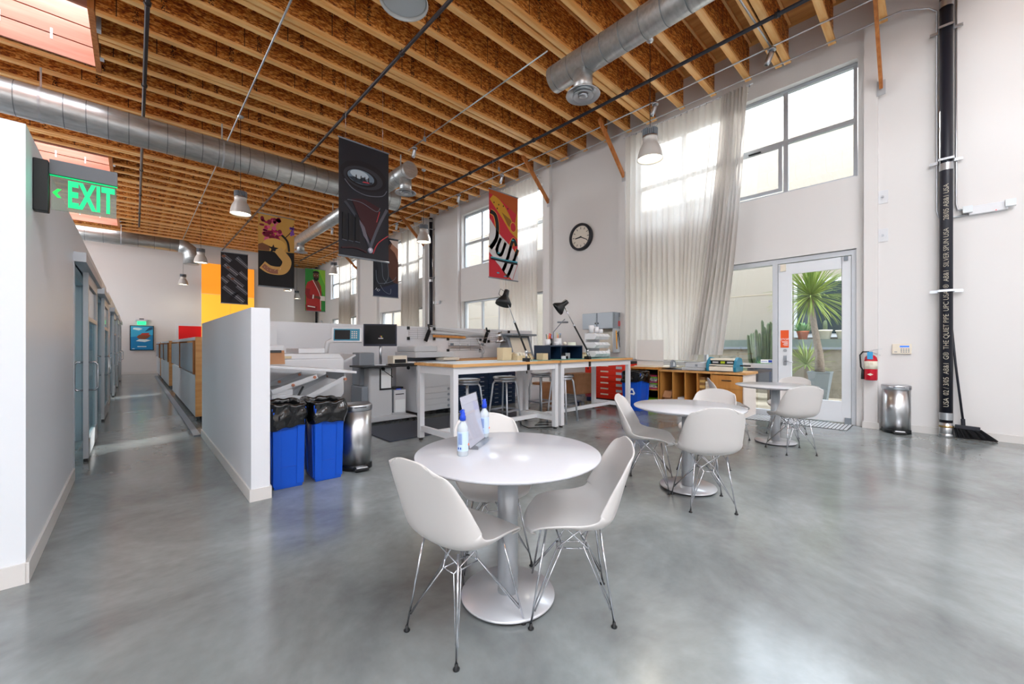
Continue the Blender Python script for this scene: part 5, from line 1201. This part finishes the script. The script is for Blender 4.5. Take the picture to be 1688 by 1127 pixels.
t = thing('cubby_cabinet', 'wooden cubby cabinet under the long white curtain', 'cabinet', (7.72, 2.3, 0)); L = 1.54
B(-.03, .68, -.03, L+.0, .76, .80).build('wood_top', M_maple, t); B(-.01, .6, .3, L-.01, .801, .804).build('black_top_mat', M_mat, t)
B(0, .66, 0, .02, 0, .76).build('side_panel', mat('end_panel_pale', '#eadfd6', .5), t)
ysx = [.55, .80, 1.03, 1.27, 1.52]
for y in ysx: B(0, .65, y-.01, y+.01, .04, .76).build('divider', M_cabw, t)
B(.64, .66, .02, L, .04, .76).build('back_panel', M_cabd, t); B(.0, .64, .02, L, .04, .06).build('bottom_board', M_cabw, t); B(0, .64, .56, .79, .4, .41).build('shelf', M_cabw, t) if False else None
B(.03, .6, .03, L, .0, .04).build('plinth', M_black, t)
for i, (z0, z1) in enumerate(((.06, .28), (.285, .5), (.505, .74))):
    d = B(-.015, .0, .025, .53, z0, z1).build('drawer', M_cabw, t); MB().box(-.03, -.015, .2, .36, (z0+z1)/2+.02, (z0+z1)/2+.035).build('drawer_handle', M_black, d)
for i in range(12): tag(B(7.78, 8.15, 2.98, 3.08, .062+i*.052, .062+i*.052+.048).build('tan_pad', mat('pad%d' % (i % 2), ['#c9a35e', '#8a6238'][i % 2], .6)), 'tan block in the tall stack in the right hand cubby', 'block', 'tan blocks stacked in the cubby')
for i in range(11): tag(B(7.78, 8.15, 2.87, 2.97, .062+i*.05, .062+i*.05+.045).build('white_pad', M_cream), 'white block in the stack beside the tan blocks', 'block', 'white blocks stacked in the cubby')
carton(7.78, 3.35, .062, .3, .15, .2, 'small white box in the second cubby', M_white); carton(7.78, 3.6, .062, .3, .18, .17, 'small brown box at the bottom of the first cubby'); carton(7.79, 3.6, .238, .25, .17, .13, 'open brown box above another in the first cubby', M_card, 0, True); carton(7.8, 3.12, .062, .3, .16, .06, 'flat white box in the third cubby', M_white)
# tools on top
t = thing('paper_cutter', 'long grey rotary paper trimmer on the wooden cabinet', 'paper trimmer', (7.85, 3.72, .832))
B(.0, .5, -.02, .76, .0, .02).build('trimmer_board', M_cream, t); MB().cyl((.08, -.05, .13), (.08, .78, .13), .012, 10).build('rail', M_lgrey, t)
MB().prism([(-.04, 0), (.2, 0), (.18, .08), (.12, .15), (.04, .16), (-.02, .1)], -.08, -.04, Matrix(((1, 0, 0, 0), (0, 0, 1, 0), (0, 1, 0, 0), (0, 0, 0, 1)))).build('end_casting', M_grey, t, bevel=.008)
MB().prism([(.02, .03), (.12, .03), (.1, .1), (.05, .12)], -.086, -.078, Matrix(((1, 0, 0, 0), (0, 0, 1, 0), (0, 1, 0, 0), (0, 0, 0, 1)))).build('cut_out', M_paper, t)
tag(MB().bar((8.12, 3.85, .855), (8.2, 3.85, 1.42), .62, .008, up=(1, 0, 0)).build('leaning_board', mat('foamboard', '#dcd8d4', .6)) if False else B(8.0, 8.008, 3.9, 4.5, .835, 1.40).build('leaning_board', mat('foamboard', '#dcd8d4', .6)), 'large blank white board standing against the curtain', 'board')
for i in range(3): tag(B(7.76, 7.98, 3.95+.1*i, 4.5, .832+.006*i, .836+.006*i).build('kraft_sheet', M_cream), 'large cream paper sheet on the wooden cabinet', 'paper', 'cream sheets on the cabinet') if i == 0 else None
t = thing('binding_machine', 'grey binding machine left of the blue and cream laminator', 'machine', (7.78, 2.98, .806))
B(0, .4, 0, .44, 0, .05).build('base', M_lgrey, t, bevel=.006); B(.1, .38, .02, .42, .05, .14).build('housing', M_lgrey, t, bevel=.01); MB().cyl((.12, .0, .145), (.12, .44, .145), .012, 10).build('handle_bar', M_alu, t); B(.09, .1, .18, .22, .07, .11).build('lever', M_grey, t)
t = thing('laminator', 'blue and cream tabletop laminator at the cabinet end', 'laminator', (7.70, 2.42, .806))
for y in (0, .46): MB().prism([(0, 0), (.36, 0), (.38, .1), (.3, .24), (.14, .26), (.04, .2), (-.02, .08)], y, y+.05, Matrix(((1, 0, 0, 0), (0, 0, 1, 0), (0, 1, 0, 0), (0, 0, 0, 1)))).build('side_cheek', M_teal, t, bevel=.008)
B(-.005, .3, .05, .46, .01, .09).build('lower_cover', M_cream, t, bevel=.008); B(.02, .3, .05, .46, .11, .125).build('feed_tray', M_cream, t); B(.1, .3, .05, .46, .13, .2).build('roller_housing', M_black, t); B(.06, .3, .05, .46, .2, .235).build('top_cover', M_cream, t, bevel=.006)
B(.09, .1, .22, .29, .145, .185).build('display', mat('lcd_green', '#b4c61e', .4), t); B(.09, .1, .08, .18, .15, .18).build('control_key', M_lgrey, t); B(.09, .1, .33, .43, .15, .18).build('control_key', M_lgrey, t)
MB().cyl((.2, 0, .11), (.2, -.07, .11), .012, 10).cyl((.2, -.06, .11), (.2, -.17, .11), .014, 10).build('crank_handle', M_black, t)
# wall cabinet
t = thing('wall_cabinet', 'grey metal tool cabinet hanging below the clock', 'cabinet', (7.95, 5.08, 1.12))
B(0.02, .41, 0, .86, .55, .93).build('body', M_grey, t, bevel=.003)
for y0 in (.01, .45): d = B(0, .02, y0, y0+.40, .56, .92).build('door', mat('cab_door', '#a9b4be', .35), t); MB().box(-.015, 0, (y0+.37 if y0 < .1 else y0+.01), (y0+.39 if y0 < .1 else y0+.03), .66, .7).build('door_handle', M_black, d)
B(.02, .41, -.0, .015, 0, .55).build('side_panel', M_silver, t); B(.39, .41, .015, .86, 0, .55).build('back_board', M_cream, t)
t2 = thing('pliers', 'red handled pliers hanging on the grey cabinet side', 'pliers', (8.2, 5.065, 1.85)); MB().tube([(-.02, 0, 0), (-.03, 0, -.07), (-.02, 0, -.12)], .008, 6).tube([(.02, 0, 0), (.03, 0, -.07), (.02, 0, -.12)], .008, 6).build('grips', M_red, t2); MB().bar((0, 0, 0), (0, 0, .09), .02, .012).build('jaws', M_steel, t2)
t2 = thing('compass', 'black wire compass hanging under the red pliers', 'compass', (8.15, 5.065, 1.6)); MB().tube([(0, 0, 0), (-.06, 0, -.35)], .007, 6).tube([(0, 0, 0), (.08, 0, -.36)], .007, 6).tube([(-.05, 0, -.05), (.04, 0, .02), (.07, 0, -.2)], .005, 6).build('arms', M_black, t2)
tag(MB().tube([(8.0, 5.0, 1.2), (8.0, 5.02, 1.62)], .012, 8).build('yellow_level', M_yel), 'yellow tool standing by the grey wall cabinet', 'tool')

# ================================================================== CURTAINS
def curtain(name, label, y0, y1, z0, z1, m, amp=.05, wl=.16, gather=None, x=8.12, par=None):
    """hangs along Y at x; gather(t, z01) gives the Y of fold t at height z01 (1 = top)"""
    t = par or thing(name, label, 'curtain', (0, 0, 0)); n = int((y1-y0)/wl)*8; nz = 26; rr = random.Random(int(y0*10))
    ph = [rr.random()*.8 for _ in range(400)]
    def f(u, v):
        yy = y0+(y1-y0)*u; k = (y1-y0)*u/wl
        g = gather(u, v) if gather else yy
        a = amp*(.75+.35*sin(k*1.7))*(1 if not gather else (1.0+.5*(1-v)))
        return (x+a*sin(2*pi*k+ph[int(k)]*.0+.6*sin(k*.9))+.012*sin(v*9+k), g+.25*wl*cos(2*pi*k)*.5, z0+(z1-z0)*v)
    MB().grid(f, n, nz).build('gathered_fold' if par else 'curtain_fabric', m, t)
    if par: return t
    MB().cyl((x, min(y0, y1)-.05, z1+.03), (x, max(y0, y1)+.05, z1+.03), .014, 10).build('curtain_rod', M_white, t)
    rg = MB(); k = 0
    while k < (y1-y0)/wl: rg.box(x-.012, x+.012, y0+k*wl-.006, y0+k*wl+.006, z1-.02, z1+.03); k += 1
    rg.build('glider', M_grey, t)
    for yb in (min(y0, y1)+.1, max(y0, y1)-.1): B(x, XW, yb-.01, yb+.01, z1+.02, z1+.045).build('rod_bracket', M_white, t)
    return t
def g1(u, v):
    y = 4.86-(4.86-2.33)*(1-u)      # u 0 = right edge (Y 2.33), 1 = left edge (Y 4.86)
    s = max(0, 1-v)
    pull = (s**1.15)*.95
    w = max(0, 1-u*1.9)
    return y+pull*w*(1-u*.5)
LC = curtain('long_curtain', 'long white curtain with a gathered right edge beside the glass door', 2.33, 4.86, .98, 5.98, M_curt, .045, .125, g1)
# inner gathered sweep, folded back over the first
def g2(u, v):
    top = 2.36+.5*u; s = 1-v
    return top+.42*s-.25*sin(s*pi)*.25+(.5*s-.25)*u*.3
curtain('', '', 2.36, 2.86, 1.1, 5.99, curtain_mat('shade_curtain', '#cac6c3', .4), .06, .07, g2, x=8.07, par=LC)
curtain('bay_curtain', 'pale grey curtain behind the banner of black script strokes', 7.6, 9.15, .9, 5.98, M_curt, .05, .14)
curtain('bay_curtain', 'brownish grey curtain right of the blue planet banner', 13.98, 15.35, .9, 5.98, M_curt2, .06, .17)
curtain('bay_curtain', 'farthest grey brown curtain behind the pendant lamps', 20.8, 22.4, .9, 5.98, M_curt2, .06, .17)

# ================================================================== OUTSIDE
struct('ground', B(8.7, 40, -30, 50, -.25, -.02), mat('paving', '#a99c88', .8, noise=3, col2='#bdb09b'))
nb = MB().box(13.3, 13.6, -20, 45, -.02, 7.1); nb.box(13.28, 13.3, -20, 45, 7.0, 7.1)
for z in (2.75, 4.9): nb.use(mat('joint', '#a89c88', .8)).box(13.292, 13.3, -20, 45, z, z+.02)
nb.mats = [M_stucco, _m['joint']]; nb.mi = [0]*12+[1]*12
t = thing('neighbour_building', 'beige stucco building seen through the glass door', 'building', (0, 0, 0)); nb.build('wall', None, t)
w = MB().box(13.22, 13.3, .6, 2.7, 1.5, 3.05).build('window_frame', M_white, t); B(13.2, 13.22, .68, 2.62, 1.6, 2.95).build('window_pane', M_dglass, w)
t = thing('planter_wall', 'concrete block planter wall outside the entrance', 'planter', (12.5, -2, -.02))
B(0, .2, 0, 9, 0, 1.2).build('block_wall', M_block, t); jb = MB()
for z in (.4, .8): jb.box(-.004, 0, 0, 9, z, z+.012)
for k in range(22): jb.box(-.004, 0, .2+k*.4+(.2 if k % 2 else 0), .21+k*.4+(.2 if k % 2 else 0), (k % 3)*.4, (k % 3)*.4+.4)
jb.build('mortar_joint', mat('mortar', '#8f8a7d', .9), t); B(-.05, .6, 0, 9, 1.2, 1.26).build('white_ledge', M_grey, t); B(.05, .75, 0, 9, 1.26, 1.46).build('raised_ledge', mat('ledge_green', '#66726b', .6), t)
def pot(x, y, z, r, h, m, label):
    t = thing('flower_pot', label, 'plant pot', (x, y, z)); MB().lathe([(0, 0), (r*.7, 0), (r, h*.85), (r*1.08, h*.85), (r*1.08, h), (r*.9, h), (r*.85, h*.8), (0, h*.8)], 24).build('pot', m, t); return t
def tuft(t, r, h, n, m, z0, seed, name='leaves'):
    rr = random.Random(seed); mb = MB()
    for k in range(n):
        a = rr.random()*6.28; e = .2+rr.random()*1.2; L = r*(.7+rr.random()*.5); d = Vector((cos(a)*cos(e), sin(a)*cos(e), sin(e))); s_ = Vector((-sin(a), cos(a), 0))*L*.09
        p = Vector((cos(a)*r*.15, sin(a)*r*.15, z0)); q = p+d*L*.6; e2 = q+d*L*.35+Vector((0, 0, -.1*L))
        mb._add([p-s_*.4, p+s_*.4, q+s_, q-s_, e2], [(0, 1, 2, 3), (3, 2, 4)])
    return mb.build(name, m, t, solid=.004)
for (x, y, m, r, h, lb, pl) in ((12.8, 2.42, M_terra, .13, .22, 'terracotta pot with a low green plant on the outdoor ledge', 1), (12.8, 3.02, M_terra, .13, .24, 'terracotta pot beside the tall cactus on the ledge', 1), (12.8, 1.95, M_cream, .14, .24, 'cream pot with a small upright cactus on the ledge', 2), (12.8, 1.60, M_cream, .14, .22, 'cream pot with a bare twig at the right of the ledge', 3)):
    t = pot(x, y, 1.44, r, h, m, lb)
    if pl == 1: tuft(t, .3, .2, 60, M_leafb, h*.9, int(y*10), 'succulent')
    if pl == 2: MB().lathe([(0, .2), (.045, .2), (.05, .35), (.04, .45), (0, .49)], 12).build('cactus_stem', M_leafd, t)
    if pl == 3: MB().tube([(0, 0, .2), (.01, 0, .32), (-.01, 0, .38)], .006, 6).build('twig', M_trunk, t)
t = thing('palm_tree', 'tall spiky palm in a grey pot outside the glass door', 'palm', (11.1, 1.78, -.02))
MB().lathe([(0, 0), (.16, 0), (.28, .68), (.3, .72), (.25, .72), (.24, .66), (0, .66)], 4, Matrix.Rotation(pi/4, 4, 'Z'), smooth=False).build('grey_pot', mat('pot_grey', '#7f8a90', .6), t)
MB().tube([(0, 0, .6), (.02, .02, 1.1), (-.02, .1, 1.7), (0, .16, 2.15), (0, .17, 2.4)], [.1, .075, .06, .055, .06], 14).build('trunk', M_trunk, t)
rr = random.Random(11); mb = MB()
for k in range(260):
    a = rr.random()*6.283; e = -1.0+2.5*rr.random()**.8; L = .72+rr.random()*.25; d = Vector((cos(a)*cos(e), sin(a)*cos(e), sin(e)))
    sd_ = d.cross(Vector((0, 0, 1))).normalized()*.014; up = sd_.cross(d).normalized()*.006; c = Vector((0, .17, 2.42)); p0 = c+d*.05; p1 = c+d*L*.5; p2 = c+d*L*.85+Vector((0, 0, -.03)); p3 = c+d*L+Vector((0, 0, -.08))
    mb._add([p0-sd_*.6, p0+sd_*.6, p1+sd_, p1-sd_, p2+sd_*.6, p2-sd_*.6, p3, p1+up*0-up*2], [(0, 1, 2, 3), (3, 2, 4, 5), (5, 4, 6)])
mb.build('fronds', M_leaf, t, solid=.005)
t = thing('yucca_plant', 'small spiky yucca growing before the block wall', 'plant', (11.75, 2.15, -.02)); MB().cyl((0, 0, 0), (0, 0, .8), .05, 10).build('stem', M_trunk, t)
rr = random.Random(12); mb = MB()
for k in range(70):
    a = rr.random()*6.283; e = -.5+1.8*rr.random(); L = .45+rr.random()*.3; d = Vector((cos(a)*cos(e), sin(a)*cos(e), sin(e))); sd_ = d.cross(Vector((0, 0, 1))).normalized()*.016; c = Vector((0, 0, .85))
    mb._add([c-sd_*.6, c+sd_*.6, c+d*L*.6+sd_, c+d*L*.6-sd_, c+d*L+Vector((0, 0, -.05))], [(0, 1, 2, 3), (3, 2, 4)])
mb.build('fronds', M_leaf, t, solid=.004)
t = thing('columnar_cactus', 'dark branching columnar cactus seen through the sidelight', 'cactus', (11.9, 3.1, -.02)); rr = random.Random(4)
for k in range(12):
    y = -.35+k*.065; h = 1.5+.45*rr.random()+(.25 if 3 < k < 7 else 0)
    MB().tube([(rr.random()*.2, y*.5, .3), (rr.random()*.2, y*.9, h*.6), (rr.random()*.1, y, h-.05), (rr.random()*.1, y, h)], [.05, .04, .033, .01], 8).build('stem', M_leafd, t)
for i, (x, y, lb) in enumerate(((11.0, 3.75, 'leafy green shrub left of the columnar cactus'), (11.0, 2.75, 'leafy green shrub below the columnar cactus'))):
    t = thing('leafy_shrub', lb, 'shrub', (x, y, -.02)); MB().cyl((0, 0, 0), (0, 0, .4), .03, 8).build('stem', M_trunk, t); tuft(t, .55, .5, 170, M_leafb, .45, i+20, 'leaves')
t = thing('outdoor_chair', 'dark mesh outdoor chair beyond the sidelight glass', 'chair', (9.75, 2.6, -.02), rad(20))
MB().grid(lambda u, v: (-.2-.05*u+.04*abs(v*2-1)**2, (v-.5)*.52*(1-.25*max(0, u-.6)**1), .45+.42*u), 8, 8).build('backrest', M_fab if False else mat('mesh_dark', '#454c56', .6), t, solid=.015); MB().box(-.22, .26, -.25, .25, .42, .45).build('seat', _m['mesh_dark'], t, bevel=.01)
for q in ((-.2, -.22), (-.2, .22), (.24, -.22), (.24, .22)): MB().cyl((q[0], q[1], 0), (q[0]*.95, q[1]*.95, .42), .012, 8).build('leg', M_blackp, t)
